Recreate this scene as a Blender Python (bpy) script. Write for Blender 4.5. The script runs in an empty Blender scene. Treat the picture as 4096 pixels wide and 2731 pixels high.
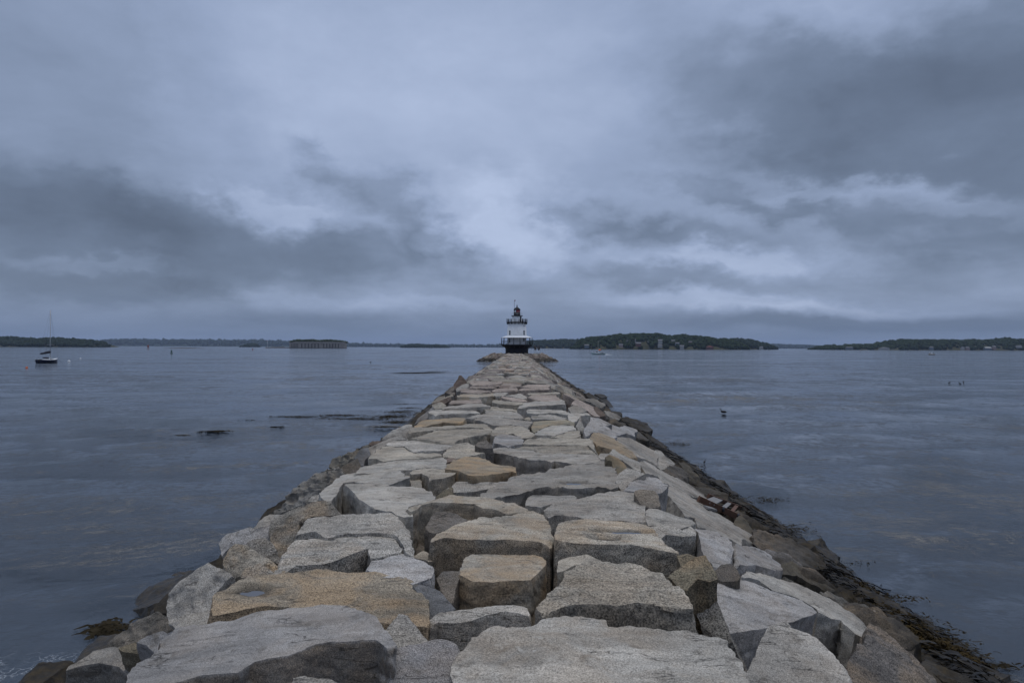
import bpy, bmesh, math, random
import numpy as np
from mathutils import Vector, Matrix

random.seed(7)
RNG = np.random.default_rng(11)
SC = bpy.context.scene
COL = SC.collection
R = math.radians

# ------------------------------------------------------------------ camera
# metres; z = 0 is the water; the breakwater runs along +Y; eye 5 m above water
EYE = 5.0
F = 2730.67           # focal length in pixels of the 4096 px wide photograph
VX, VY = 2065.0, 1388.0
ROLL = 0.0038
cam_d = bpy.data.cameras.new('camera')
cam_d.lens = 24.0
cam_d.sensor_width = 36.0
cam_d.shift_x = -(VX - 2048) / 4096
cam_d.shift_y = (VY - 1365.5) / 4096
cam_d.clip_start = 0.1
cam_d.clip_end = 40000
cam = bpy.data.objects.new('camera', cam_d)
COL.objects.link(cam)
cam.location = (0, 0, EYE)
cam.rotation_euler = (R(90), -ROLL, 0)
SC.camera = cam


def uv(px, py):
    dx, dy = px - VX, py - VY
    c, s = math.cos(ROLL), math.sin(ROLL)
    return (dx * c + dy * s) / F, (-dx * s + dy * c) / F


def at(px, py, Y):
    """the point at distance Y whose place in the photograph is (px, py)"""
    u, v = uv(px, py)
    return Vector((u * Y, Y, EYE - v * Y))


def on_water(px, py):
    u, v = uv(px, py)
    Y = EYE / v
    return Vector((u * Y, Y, 0))


# ------------------------------------------------------------------ world
SUN_AZ, SUN_EL = R(20), R(84)
world = bpy.data.worlds.new('World')
SC.world = world
world.use_nodes = True


class NT:
    """small helper round a node tree"""
    def __init__(self, tree):
        self.t = tree
        tree.nodes.clear()

    def n(self, typ, **kw):
        nd = self.t.nodes.new(typ)
        for k, v in kw.items():
            setattr(nd, k, v)
        return nd

    def put(self, sock, val):
        if isinstance(val, bpy.types.NodeSocket):
            self.t.links.new(val, sock)
        elif val is not None:
            if hasattr(sock.default_value, '__len__') and not hasattr(val, '__len__'):
                val = [val] * len(sock.default_value)
            if hasattr(sock.default_value, '__len__') and len(sock.default_value) == 4 and len(val) == 3:
                val = (*val, 1)
            sock.default_value = val

    def m(self, op, a, b=None, c=None, clamp=False):
        nd = self.n('ShaderNodeMath', operation=op, use_clamp=clamp)
        for i, v in enumerate((a, b, c)):
            if v is not None:
                self.put(nd.inputs[i], v)
        return nd.outputs[0]

    def vm(self, op, a, b=None, scale=None):
        nd = self.n('ShaderNodeVectorMath', operation=op)
        self.put(nd.inputs[0], a)
        if b is not None:
            self.put(nd.inputs[1], b)
        if scale is not None:
            self.put(nd.inputs['Scale'], scale)
        return nd.outputs[0]

    def xyz(self, x, y, z):
        nd = self.n('ShaderNodeCombineXYZ')
        for i, v in enumerate((x, y, z)):
            self.put(nd.inputs[i], v)
        return nd.outputs[0]

    def sep(self, v):
        nd = self.n('ShaderNodeSeparateXYZ')
        self.put(nd.inputs[0], v)
        return nd.outputs

    def noise(self, vec, scale, detail=3, rough=0.5, dist=0.0, col=False, lac=2.0):
        nd = self.n('ShaderNodeTexNoise')
        self.put(nd.inputs['Vector'], vec)
        self.put(nd.inputs['Scale'], scale)
        self.put(nd.inputs['Detail'], detail)
        self.put(nd.inputs['Roughness'], rough)
        self.put(nd.inputs['Distortion'], dist)
        self.put(nd.inputs['Lacunarity'], lac)
        return nd.outputs[1 if col else 0]

    def mapr(self, v, a, b, c=0.0, d=1.0, smooth=False):
        nd = self.n('ShaderNodeMapRange')
        nd.clamp = True
        if smooth:
            nd.interpolation_type = 'SMOOTHSTEP'
        for i, x in enumerate((v, a, b, c, d)):
            self.put(nd.inputs[i], x)
        return nd.outputs[0]

    def mix(self, f, a, b, mode='MIX'):
        nd = self.n('ShaderNodeMix', data_type='RGBA', blend_type=mode)
        self.put(nd.inputs[0], f)
        self.put(nd.inputs[6], a)
        self.put(nd.inputs[7], b)
        return nd.outputs[2]

    def mapping(self, v, loc=(0, 0, 0), rot=(0, 0, 0), sc=(1, 1, 1), typ='POINT'):
        nd = self.n('ShaderNodeMapping', vector_type=typ)
        self.put(nd.inputs[0], v)
        nd.inputs[1].default_value = loc
        nd.inputs[2].default_value = rot
        nd.inputs[3].default_value = sc
        return nd.outputs[0]


def build_world():
    w = NT(world.node_tree)
    tc = w.n('ShaderNodeTexCoord')
    d = tc.outputs['Generated']
    x, y, z = w.sep(d)
    az = w.m('ARCTAN2', x, y)
    hyp = w.m('SQRT', w.m('ADD', w.m('MULTIPLY', x, x), w.m('MULTIPLY', y, y)))
    el = w.m('ARCTAN2', z, hyp)
    el = w.m('MAXIMUM', el, 0.0)
    # cloud-layer coordinates (a flat layer seen in perspective)
    zz = w.m('ADD', w.m('MAXIMUM', z, 0.0), 0.22)
    px = w.m('DIVIDE', x, zz)
    py = w.m('DIVIDE', y, zz)
    cl = w.xyz(px, py, 3.7)
    n_big = w.noise(cl, 0.8, 4, 0.5, 0.2)
    n_mid = w.noise(cl, 2.2, 8, 0.58, 0.15)
    # billows in angle space: ragged, cauliflower edges on every bank
    q0 = w.xyz(az, w.m('MULTIPLY', el, 1.7), 0.0)
    b1 = w.noise(q0, 5.0, 3, 0.5, 0.0, col=True)
    b2 = w.noise(q0, 13.0, 8, 0.62, 0.0, col=True)
    o1 = w.vm('SCALE', w.vm('SUBTRACT', b1, (0.5, 0.5, 0.5)), scale=0.20)
    o2 = w.vm('SCALE', w.vm('SUBTRACT', b2, (0.5, 0.5, 0.5)), scale=0.165)
    ox, oy, _ = w.sep(w.vm('ADD', o1, o2))
    p = w.xyz(w.m('ADD', az, ox), w.m('ADD', el, w.m('MULTIPLY', oy, w.mapr(el, 0.02, 0.22, 0.14, 0.66))), 0.0)
    # cloud banks: (u, v) in a 2352-wide view, radii, tilt, lightness
    banks = [
        (120, 500, 520, 120, 10, -.26), (470, 560, 380, 85, 14, -.24), (830, 590, 260, 55, 6, -.24),
        (990, 560, 140, 60, 20, -.26), (730, 395, 110, 60, 38, -.24), (870, 450, 140, 70, 25, -.24),
        (2250, 300, 620, 260, 14, -.34), (1800, 220, 420, 150, 25, -.18), (2300, 90, 300, 220, 0, -.24),
        (1330, 500, 180, 55, 10, -.24), (1560, 545, 240, 42, 8, -.20), (1620, 420, 180, 45, 12, -.16),
        (1850, 470, 210, 40, 14, -.20), (200, 655, 280, 55, 4, -.20), (470, 660, 180, 36, 20, -.2),
        (2000, 738, 600, 24, 1, -.30), (1500, 640, 220, 30, 8, -.16), (800, 740, 400, 26, 0, -.16),
        (1900, 640, 360, 36, 3, -.12), (60, 150, 480, 380, 0, -.20), (2250, 560, 260, 60, 10, -.16),
        (1160, 520, 220, 110, 0, .30), (1000, 320, 640, 230, 0, .12), (1870, 40, 160, 60, 20, .10),
        (250, 612, 220, 22, 4, .18), (1680, 600, 320, 36, 3, .27), (1640, 690, 360, 24, 4, .25),
        (1930, 430, 250, 34, 10, .2), (640, 495, 130, 40, 15, .18), (720, 692, 340, 24, 2, .12),
        (2150, 480, 240, 40, 10, .16), (1230, 605, 140, 40, 0, .18), (1900, 708, 380, 14, 1, .16), (1000, 700, 260, 16, 2, .12),
    ]
    tot = w.m('ADD', w.mapr(el, 0.0, 0.42, 0.60, 0.79), w.m('MULTIPLY', w.m('SUBTRACT', n_big, 0.5), 0.16))
    tot = w.m('ADD', tot, w.m('MULTIPLY', w.m('SUBTRACT', n_mid, 0.5), 0.42))
    for (u, v, ru, rv, tilt, amp) in banks:
        a = (u * 1.7415 - VX) / F
        e = (VY - v * 1.7415) / F
        azc = math.atan(a)
        elc = math.atan(e * math.cos(azc))
        sa, se = ru * 1.7415 / F * 1.4, rv * 1.7415 / F * 1.6
        q = w.mapping(p, loc=(azc, elc, 0), rot=(0, 0, -R(tilt)), sc=(sa, se, 1), typ='TEXTURE')
        g = w.n('ShaderNodeTexGradient', gradient_type='QUADRATIC_SPHERE')
        w.put(g.inputs[0], q)
        k = w.mapr(g.outputs[1], 0.04, 0.50, 0.0, 1.0)
        tot = w.m('MULTIPLY_ADD', k, amp * 0.84, tot)
    ramp = w.n('ShaderNodeValToRGB')
    w.put(ramp.inputs[0], tot)
    e = ramp.color_ramp.elements
    e[0].position = 0.0
    e[0].color = (0.080, 0.105, 0.155, 1)
    e[1].position = 1.0
    e[1].color = (0.470, 0.560, 0.765, 1)
    m1 = ramp.color_ramp.elements.new(0.40)
    m1.color = (0.165, 0.215, 0.312, 1)
    m2 = ramp.color_ramp.elements.new(0.75)
    m2.color = (0.315, 0.392, 0.565, 1)
    # blue air near the horizon
    hz = w.mapr(el, 0.0, 0.08, 0.72, 0.0, True)
    cloud = w.mix(hz, ramp.outputs[0], (0.105, 0.155, 0.265))
    sky = w.n('ShaderNodeTexSky', sky_type='NISHITA')
    sky.sun_disc = False
    sky.sun_elevation = SUN_EL
    sky.sun_rotation = SUN_AZ
    clear = w.mix(1.0, sky.outputs[0], (0.07, 0.07, 0.07), 'MULTIPLY')
    final = w.mix(0.95, clear, cloud)
    bg = w.n('ShaderNodeBackground')
    w.put(bg.inputs[0], final)
    bg.inputs[1].default_value = 1.0
    out = w.n('ShaderNodeOutputWorld')
    w.t.links.new(bg.outputs[0], out.inputs[0])


build_world()

sun_d = bpy.data.lights.new('sun', 'SUN')
sun_d.energy = 1.5
sun_d.angle = R(50)
sun_d.color = (1.0, 0.965, 0.91)
sun = bpy.data.objects.new('sun', sun_d)
COL.objects.link(sun)
sd = Vector((math.sin(SUN_AZ) * math.cos(SUN_EL), math.cos(SUN_AZ) * math.cos(SUN_EL), math.sin(SUN_EL)))
sun.rotation_euler = sd.to_track_quat('Z', 'Y').to_euler()

SC.view_settings.view_transform = 'Standard'
SC.view_settings.look = 'None'
SC.view_settings.exposure = -0.02
SC.view_settings.gamma = 1.0
SC.cycles.max_bounces = 6
SC.cycles.volume_bounces = 1
SC.cycles.use_denoising = True


# ------------------------------------------------------------------ helpers
def hash3(ix, iy, iz, seed):
    h = (ix * 374761393 + iy * 668265263 + iz * 2147483647 + seed * 1274126177) & 0xFFFFFFFF
    h = ((h ^ (h >> 13)) * 1274126177) & 0xFFFFFFFF
    return h ^ (h >> 16)


GR = np.array([(1, 1, 0), (-1, 1, 0), (1, -1, 0), (-1, -1, 0), (1, 0, 1), (-1, 0, 1), (1, 0, -1), (-1, 0, -1),
               (0, 1, 1), (0, -1, 1), (0, 1, -1), (0, -1, -1), (1, 1, 0), (-1, 1, 0), (0, -1, 1), (0, -1, -1)], float)


def perlin(P, seed=0):
    P = np.asarray(P, float)
    I = np.floor(P).astype(np.int64)
    f = P - I
    w = f * f * f * (f * (f * 6 - 15) + 10)
    out = np.zeros(len(P))
    for dx in (0, 1):
        for dy in (0, 1):
            for dz in (0, 1):
                g = GR[hash3(I[:, 0] + dx, I[:, 1] + dy, I[:, 2] + dz, seed) & 15]
                dot = ((f - (dx, dy, dz)) * g).sum(1)
                k = (w[:, 0] if dx else 1 - w[:, 0]) * (w[:, 1] if dy else 1 - w[:, 1]) * (w[:, 2] if dz else 1 - w[:, 2])
                out += k * dot
    return out


def fbm(P, octv=4, seed=0, gain=0.5):
    s, a, t = 0, 1.0, 0.0
    P = np.asarray(P, float)
    for o in range(octv):
        s = s + a * perlin(P * (2 ** o) + o * 17.3, seed + o)
        t += a
        a *= gain
    return s / t


def ridged(P, octv=3, seed=0):
    s, a, t = 0, 1.0, 0
    for o in range(octv):
        s = s + a * (1 - 2 * np.abs(perlin(P * (2 ** o) + o * 9.1, seed + o)))
        t += a
        a *= .5
    return s / t


def link(name, me, mat=None, parent=None):
    o = bpy.data.objects.new(name, me)
    COL.objects.link(o)
    if mat is not None and me is not None and len(me.materials) == 0:
        me.materials.append(mat)
    if parent is not None:
        o.parent = parent
    return o


def tag(o, label=None, cat=None, group=None, kind=None):
    if label:
        o['label'] = label
    if cat:
        o['category'] = cat
    if group:
        o['group'] = group
    if kind:
        o['kind'] = kind
    return o


def empty(name, loc=(0, 0, 0), rz=0.0):
    o = bpy.data.objects.new(name, None)
    o.location = loc
    o.rotation_euler = (0, 0, rz)
    o.empty_display_size = 0.5
    COL.objects.link(o)
    return o


class MB:
    """collects simple solids and links them as one mesh"""
    def __init__(self):
        self.v, self.f, self.sm = [], [], []

    def add(self, v, f, smooth=False):
        k = len(self.v)
        self.v += [tuple(p) for p in v]
        self.f += [tuple(i + k for i in q) for q in f]
        self.sm += [smooth] * len(f)
        return self

    def box(self, c, s, rz=0.0, M=None):
        cx, cy, cz = c
        hx, hy, hz = s[0] / 2, s[1] / 2, s[2] / 2
        pts = [Vector((a * hx, b * hy, e * hz)) for e in (-1, 1) for b in (-1, 1) for a in (-1, 1)]
        rot = M if M is not None else Matrix.Rotation(rz, 3, 'Z')
        pts = [rot @ p + Vector(c) for p in pts]
        return self.add(pts, [(0, 2, 3, 1), (4, 5, 7, 6), (0, 1, 5, 4), (2, 6, 7, 3), (0, 4, 6, 2), (1, 3, 7, 5)])

    def lathe(self, prof, seg=32, c=(0, 0, 0), a0=0.0, a1=2 * math.pi, cap=True, smooth=True):
        full = abs(a1 - a0 - 2 * math.pi) < 1e-6
        n = seg if full else seg + 1
        v, f = [], []
        for (r, z) in prof:
            for i in range(n):
                a = a0 + (a1 - a0) * i / seg
                v.append((c[0] + r * math.cos(a), c[1] + r * math.sin(a), c[2] + z))
        for j in range(len(prof) - 1):
            for i in range(seg):
                i2 = (i + 1) % n
                f.append((j * n + i, j * n + i2, (j + 1) * n + i2, (j + 1) * n + i))
        self.add(v, f, smooth)
        if cap and full:
            k = len(self.v) - len(v)
            self.f.append(tuple(k + i for i in range(n))[::-1])
            self.f.append(tuple(k + (len(prof) - 1) * n + i for i in range(n)))
            self.sm += [False, False]
        return self

    def tube(self, pts, r, seg=6):
        pts = [Vector(p) for p in pts]
        rs = r if isinstance(r, (list, tuple)) else [r] * len(pts)
        v, f = [], []
        for i, p in enumerate(pts):
            t = (pts[min(i + 1, len(pts) - 1)] - pts[max(i - 1, 0)]).normalized()
            s = t.cross(Vector((0, 0, 1)) if abs(t.z) < .9 else Vector((1, 0, 0))).normalized()
            q = t.cross(s)
            for k in range(seg):
                a = 2 * math.pi * k / seg
                v.append(p + (s * math.cos(a) + q * math.sin(a)) * rs[i])
        n = seg
        for i in range(len(pts) - 1):
            for k in range(n):
                f.append((i * n + k, i * n + (k + 1) % n, (i + 1) * n + (k + 1) % n, (i + 1) * n + k))
        f.append(tuple(range(n))[::-1])
        f.append(tuple((len(pts) - 1) * n + k for k in range(n)))
        return self.add(v, f, True)

    def build(self, name, mat, parent=None):
        me = bpy.data.meshes.new(name)
        me.from_pydata(self.v, [], self.f)
        me.polygons.foreach_set('use_smooth', self.sm)
        me.update()
        bm = bmesh.new()
        bm.from_mesh(me)
        bmesh.ops.recalc_face_normals(bm, faces=bm.faces)
        bm.to_mesh(me)
        bm.free()
        return link(name, me, mat, parent)


def mesh_np(name, V, Q, smooth=True):
    """mesh from numpy vertices and equal-sized faces"""
    me = bpy.data.meshes.new(name)
    V = np.ascontiguousarray(V, dtype=np.float32)
    Q = np.ascontiguousarray(Q, dtype=np.int32)
    k = Q.shape[1]
    me.vertices.add(len(V))
    me.vertices.foreach_set('co', V.ravel())
    me.loops.add(Q.size)
    me.loops.foreach_set('vertex_index', Q.ravel())
    me.polygons.add(len(Q))
    me.polygons.foreach_set('loop_start', np.arange(0, Q.size, k, dtype=np.int32))
    me.polygons.foreach_set('use_smooth', np.full(len(Q), smooth))
    me.update(calc_edges=True)
    me.validate()
    return me


# ------------------------------------------------------------------ materials
def new_mat(name):
    m = bpy.data.materials.new(name)
    m.use_nodes = True
    return m, NT(m.node_tree)


def finish(w, bsdf):
    out = w.n('ShaderNodeOutputMaterial')
    w.t.links.new(bsdf.outputs[0], out.inputs[0])


def plain(name, col, rough=0.6, metal=0.0, var=0.25, scale=3.0, bump=0.0, spec=0.5):
    m, w = new_mat(name)
    tc = w.n('ShaderNodeTexCoord')
    n = w.noise(tc.outputs['Object'], scale, 5, 0.6)
    c = w.mix(1.0, col, w.mapr(n, 0.3, 0.7, 1 - var, 1 + var * .4), 'MULTIPLY')
    b = w.n('ShaderNodeBsdfPrincipled')
    w.put(b.inputs['Base Color'], c)
    b.inputs['Roughness'].default_value = rough
    b.inputs['Metallic'].default_value = metal
    b.inputs['Specular IOR Level'].default_value = spec
    if bump:
        bp = w.n('ShaderNodeBump')
        bp.inputs['Strength'].default_value = bump
        w.put(bp.inputs['Height'], n)
        w.put(b.inputs['Normal'], bp.outputs[0])
    finish(w, b)
    return m


def granite():
    m, w = new_mat('granite')
    geo = w.n('ShaderNodeNewGeometry')
    P = geo.outputs['Position']
    at_ = w.n('ShaderNodeAttribute', attribute_name='tint')
    tint, stain = at_.outputs['Color'], at_.outputs['Alpha']
    # crystals
    oi = w.n('ShaderNodeObjectInfo')
    rnd_ = oi.outputs['Random']
    PG = w.vm('SCALE', P, scale=w.mapr(w.m('FRACT', w.m('MULTIPLY', rnd_, 7.31)), 0.0, 1.0, 0.65, 1.6))
    g1 = w.noise(PG, 85.0, 2, 0.65)
    g2 = w.noise(PG, 34.0, 3, 0.6)
    g3 = w.noise(PG, 210.0, 1, 0.5)
    sp = w.m('ADD', w.mapr(g1, 0.36, 0.64, -0.52, 0.44), w.mapr(g2, 0.3, 0.7, -0.20, 0.18))
    sp = w.m('ADD', sp, w.mapr(g3, 0.3, 0.7, -0.16, 0.16))
    sp = w.m('MULTIPLY', sp, w.mapr(rnd_, 0.0, 1.0, 0.60, 1.30))
    sp = w.m('MAXIMUM', w.m('ADD', sp, 0.98), 0.12)
    base = w.mix(1.0, tint, sp, 'MULTIPLY')
    # weather patches
    pa = w.noise(P, 1.1, 5, 0.6, 0.4)
    base = w.mix(1.0, base, w.mapr(pa, 0.3, 0.7, 0.58, 1.26), 'MULTIPLY')
    lich = w.noise(P, 5.5, 6, 0.7, 0.2)
    base = w.mix(w.mapr(lich, 0.54, 0.68, 0.0, 0.65), base, w.mix(1.0, (0.10, 0.09, 0.075), sp, 'MULTIPLY'))
    # veins and run-off streaks
    vn = w.noise(w.mapping(P, rot=(0.3, 0.2, 0.9), sc=(0.5, 4.0, 0.9)), 2.1, 5, 0.62, 0.5)
    base = w.mix(1.0, base, w.mapr(vn, 0.32, 0.68, 0.74, 1.16), 'MULTIPLY')
    dmp = w.n('ShaderNodeAttribute', attribute_name='soaked')
    base = w.mix(1.0, base, w.mapr(dmp.outputs['Fac'], 0.0, 1.0, 1.0, 0.42), 'MULTIPLY')
    # pale droppings and lichen spots
    sn = w.noise(P, 9.0, 2, 0.5)
    sm_ = w.mapr(w.noise(P, 1.3, 2), 0.52, 0.66)
    base = w.mix(w.m('MULTIPLY', w.mapr(sn, 0.69, 0.73), w.m('MULTIPLY', sm_, 0.6)), base, (0.50, 0.49, 0.45))
    # rust and buff stains
    rn = w.noise(P, 1.7, 6, 0.62, 0.6)
    rf = w.m('MULTIPLY', w.mapr(rn, 0.62, 0.36, 0.0, 1.0, True), stain)
    rust = w.mix(w.noise(P, 3.1, 4), (0.40, 0.29, 0.17), (0.31, 0.20, 0.105))
    base = w.mix(rf, base, w.mix(1.0, rust, sp, 'MULTIPLY'))
    # fine splits that follow the grain, lying mostly across the walkway
    cp = w.mapping(P, rot=(0.1, 0, 0.14), sc=(0.75, 3.6, 5.0))
    lv_ = w.noise(cp, 1.5, 4, 0.55, 0.25)
    crk = w.mapr(w.m('ABSOLUTE', w.m('SUBTRACT', lv_, 0.5)), 0.0, 0.010, 1.0, 0.0)
    msk = w.mapr(w.noise(P, 3.3, 3), 0.50, 0.58, 0.0, 1.0)
    crk = w.m('MULTIPLY', crk, msk)
    base = w.mix(w.m('MULTIPLY', crk, 0.7), base, (0.035, 0.03, 0.026))
    cr_ = w.n('ShaderNodeAttribute', attribute_name='crust_shade')
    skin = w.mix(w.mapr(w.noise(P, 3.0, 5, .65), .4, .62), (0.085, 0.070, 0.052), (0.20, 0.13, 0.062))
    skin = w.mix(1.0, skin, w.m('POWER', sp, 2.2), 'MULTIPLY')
    base = w.mix(w.m('MULTIPLY', cr_.outputs['Fac'], 0.68), base, skin)  # side darkening: real crust and painted shade together
    # tide zone: wet weed-dark stone near the water
    z = w.sep(P)[2]
    tn = w.noise(P, 1.4, 5, 0.65)
    lv = w.m('ADD', z, w.m('MULTIPLY', w.m('SUBTRACT', tn, 0.5), -1.5))
    al = w.mapr(lv, 1.35, 0.80, 0.0, 1.0, True)
    damp = w.mapr(lv, 1.6, 0.95, 0.0, 0.7, True)
    base = w.mix(damp, base, w.mix(1.0, (0.070, 0.063, 0.053), sp, 'MULTIPLY'))
    weed = w.mix(w.mapr(w.noise(P, 7.0, 5, .7), .4, .65), (0.012, 0.010, 0.008), (0.045, 0.031, 0.012))
    base = w.mix(w.m('MULTIPLY', al, 0.96), base, weed)
    b = w.n('ShaderNodeBsdfPrincipled')
    w.put(b.inputs['Base Color'], base)
    w.put(b.inputs['Roughness'], w.mapr(lv, 0.9, 0.3, 0.88, 0.42))
    b.inputs['Specular IOR Level'].default_value = 0.35
    h = w.m('ADD', w.m('MULTIPLY', w.noise(P, 16.0, 7, 0.68), 1.0), w.m('MULTIPLY', g1, 0.22))
    h = w.m('SUBTRACT', h, w.m('MULTIPLY', crk, 0.8))
    bp = w.n('ShaderNodeBump')
    bp.inputs['Strength'].default_value = 0.75
    bp.inputs['Distance'].default_value = 0.022
    w.put(bp.inputs['Height'], h)
    w.put(b.inputs['Normal'], bp.outputs[0])
    finish(w, b)
    return m


SLOPE = 1.05


def water_mat():
    m, w = new_mat('sea_water')
    geo = w.n('ShaderNodeNewGeometry')
    P = geo.outputs['Position']
    x, y, z = w.sep(P)
    dist = w.m('SQRT', w.m('ADD', w.m('MULTIPLY', x, x), w.m('MULTIPLY', y, y)))
    # ripples at four sizes, crests lying roughly across the view
    r0 = w.noise(w.mapping(P, rot=(0, 0, 0.1), sc=(0.7, 1.5, 1)), 9.0, 3, 0.55, 0.3)
    r1 = w.noise(w.mapping(P, rot=(0, 0, 0.25), sc=(0.9, 1.3, 1)), 1.3, 5, 0.62, 0.5)
    r2 = w.noise(w.mapping(P, rot=(0, 0, -0.2), sc=(1.0, 1.3, 1)), 3.6, 4, 0.58, 0.4)
    r3 = w.noise(w.mapping(P, rot=(0, 0, 0.08), sc=(0.7, 1.0, 1)), 0.34, 9, 0.70, 0.3)
    # calm slicks and ruffled lanes
    sl = w.noise(w.mapping(P, rot=(0, 0, 0.05), sc=(0.0045, 0.020, 1)), 1.0, 5, 0.62, 0.6)
    ruf = w.mapr(sl, 0.36, 0.62, 0.45, 1.35)
    h = w.m('ADD', w.m('MULTIPLY', r1, 0.28), w.m('MULTIPLY', r2, 0.13))
    h = w.m('ADD', h, w.m('MULTIPLY', r3, 1.2))
    h = w.m('ADD', h, w.m('MULTIPLY', r0, 0.030))
    h = w.m('MULTIPLY', h, w.m('MULTIPLY', ruf, w.m('ADD', w.m('DIVIDE', 1.0, w.m('ADD', 1.0, w.m('DIVIDE', dist, 400.0))), 0.25)))
    bp = w.n('ShaderNodeBump')
    bp.inputs['Strength'].default_value = 1.0
    bp.inputs['Distance'].default_value = 0.17
    w.put(bp.inputs['Height'], h)
    # wave slopes at every size, so that ripples still show far out
    sa = w.noise(w.mapping(P, rot=(0, 0, 0.10), sc=(1.0, 1.0, 1)), 1.2, 3, 0.55, 0.3, col=True)
    sb = w.noise(w.mapping(P, rot=(0, 0, -0.06), sc=(0.85, 1.0, 1)), 0.30, 3, 0.55, 0.3, col=True)
    sc_ = w.noise(w.mapping(P, rot=(0, 0, 0.04), sc=(0.6, 1.0, 1)), 0.055, 3, 0.55, 0.3, col=True)
    sd = w.noise(w.mapping(P, rot=(0, 0, 0.2), sc=(1.1, 1.0, 1)), 3.4, 3, 0.55, 0.3, col=True)
    sa = w.vm('ADD', sa, w.vm('SCALE', w.vm('SUBTRACT', sd, (0.5, 0.5, 0.5)), scale=1.1))
    sv = w.vm('ADD', w.vm('ADD', w.vm('SUBTRACT', sa, (0.5, 0.5, 0.5)), w.vm('SUBTRACT', sb, (0.5, 0.5, 0.5))), w.vm('SUBTRACT', sc_, (0.5, 0.5, 0.5)))
    sx, sy, _ = w.sep(sv)
    kk = w.m('MULTIPLY', ruf, SLOPE)
    tilt = w.xyz(w.m('MULTIPLY', w.m('MULTIPLY', sx, 0.5), kk), w.m('MULTIPLY', sy, kk), 0.0)
    w.put(bp.inputs['Normal'], w.vm('NORMALIZE', w.vm('ADD', geo.outputs['Normal'], tilt)))
    b = w.n('ShaderNodeBsdfPrincipled')
    deep = w.mix(w.mapr(w.noise(P, 0.05, 4), .35, .65), (0.012, 0.018, 0.026), (0.019, 0.026, 0.034))
    # lacy foam where the swell breaks on the near left stones
    fm = w.m('MULTIPLY', w.mapr(x, -6.0, -7.3, 0.0, 1.0), w.m('MULTIPLY', w.mapr(x, -11.5, -8.5), w.mapr(y, 11.6, 10.2)))
    vo = w.n('ShaderNodeTexVoronoi', feature='DISTANCE_TO_EDGE')
    w.put(vo.inputs['Vector'], w.vm('ADD', P, w.vm('SCALE', w.noise(P, 4.0, 3, .6, col=True), scale=0.35)))
    vo.inputs['Scale'].default_value = 5.5
    lace = w.m('MULTIPLY', w.mapr(vo.outputs[0], 0.0, 0.06, 1.0, 0.0), w.mapr(w.noise(P, 1.8, 3), .42, .6))
    foam = w.m('MULTIPLY', fm, lace)
    w.put(b.inputs['Base Color'], w.mix(w.m('MULTIPLY', foam, .8), deep, (0.42, 0.45, 0.48)))
    w.put(b.inputs['Roughness'], w.m('ADD', 0.09, w.m('MULTIPLY', foam, 0.5)))
    b.inputs['IOR'].default_value = 1.6
    w.put(b.inputs['Normal'], bp.outputs[0])
    finish(w, b)
    return m


def foliage(name, c1, c2, scale=0.09):
    m, w = new_mat(name)
    geo = w.n('ShaderNodeNewGeometry')
    P = geo.outputs['Position']
    n = w.noise(P, scale, 5, 0.65)
    n2 = w.noise(P, scale * 9, 3, 0.6)
    f = w.m('ADD', w.mapr(n, .35, .65, 0, .7), w.mapr(n2, .35, .65, -.15, .35), clamp=True)
    b = w.n('ShaderNodeBsdfPrincipled')
    w.put(b.inputs['Base Color'], w.mix(f, c1, c2))
    b.inputs['Roughness'].default_value = 0.9
    b.inputs['Specular IOR Level'].default_value = 0.1
    bp = w.n('ShaderNodeBump')
    bp.inputs['Strength'].default_value = 0.8
    bp.inputs['Distance'].default_value = 1.5
    w.put(bp.inputs['Height'], n2)
    w.put(b.inputs['Normal'], bp.outputs[0])
    finish(w, b)
    return m


def streaked_white():
    m, w = new_mat('white_painted_iron')
    tc = w.n('ShaderNodeTexCoord')
    P = tc.outputs['Object']
    st = w.noise(w.mapping(P, sc=(2.2, 2.2, 0.16)), 1.6, 5, 0.65)
    n = w.noise(P, 1.2, 5, .6)
    c = w.mix(w.mapr(st, .55, .75, 0, .45), (0.88, 0.88, 0.86), (0.52, 0.47, 0.41))
    c = w.mix(1.0, c, w.mapr(n, .3, .7, .86, 1.04), 'MULTIPLY')
    b = w.n('ShaderNodeBsdfPrincipled')
    w.put(b.inputs['Base Color'], c)
    b.inputs['Roughness'].default_value = 0.55
    finish(w, b)
    return m


def glass_pane(name, col, rough=0.08):
    m, w = new_mat(name)
    b = w.n('ShaderNodeBsdfPrincipled')
    tc = w.n('ShaderNodeTexCoord')
    n = w.noise(tc.outputs['Object'], 2.0, 2)
    w.put(b.inputs['Base Color'], w.mix(1.0, col, w.mapr(n, .3, .7, .8, 1.1), 'MULTIPLY'))
    b.inputs['Roughness'].default_value = rough
    finish(w, b)
    return m


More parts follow.
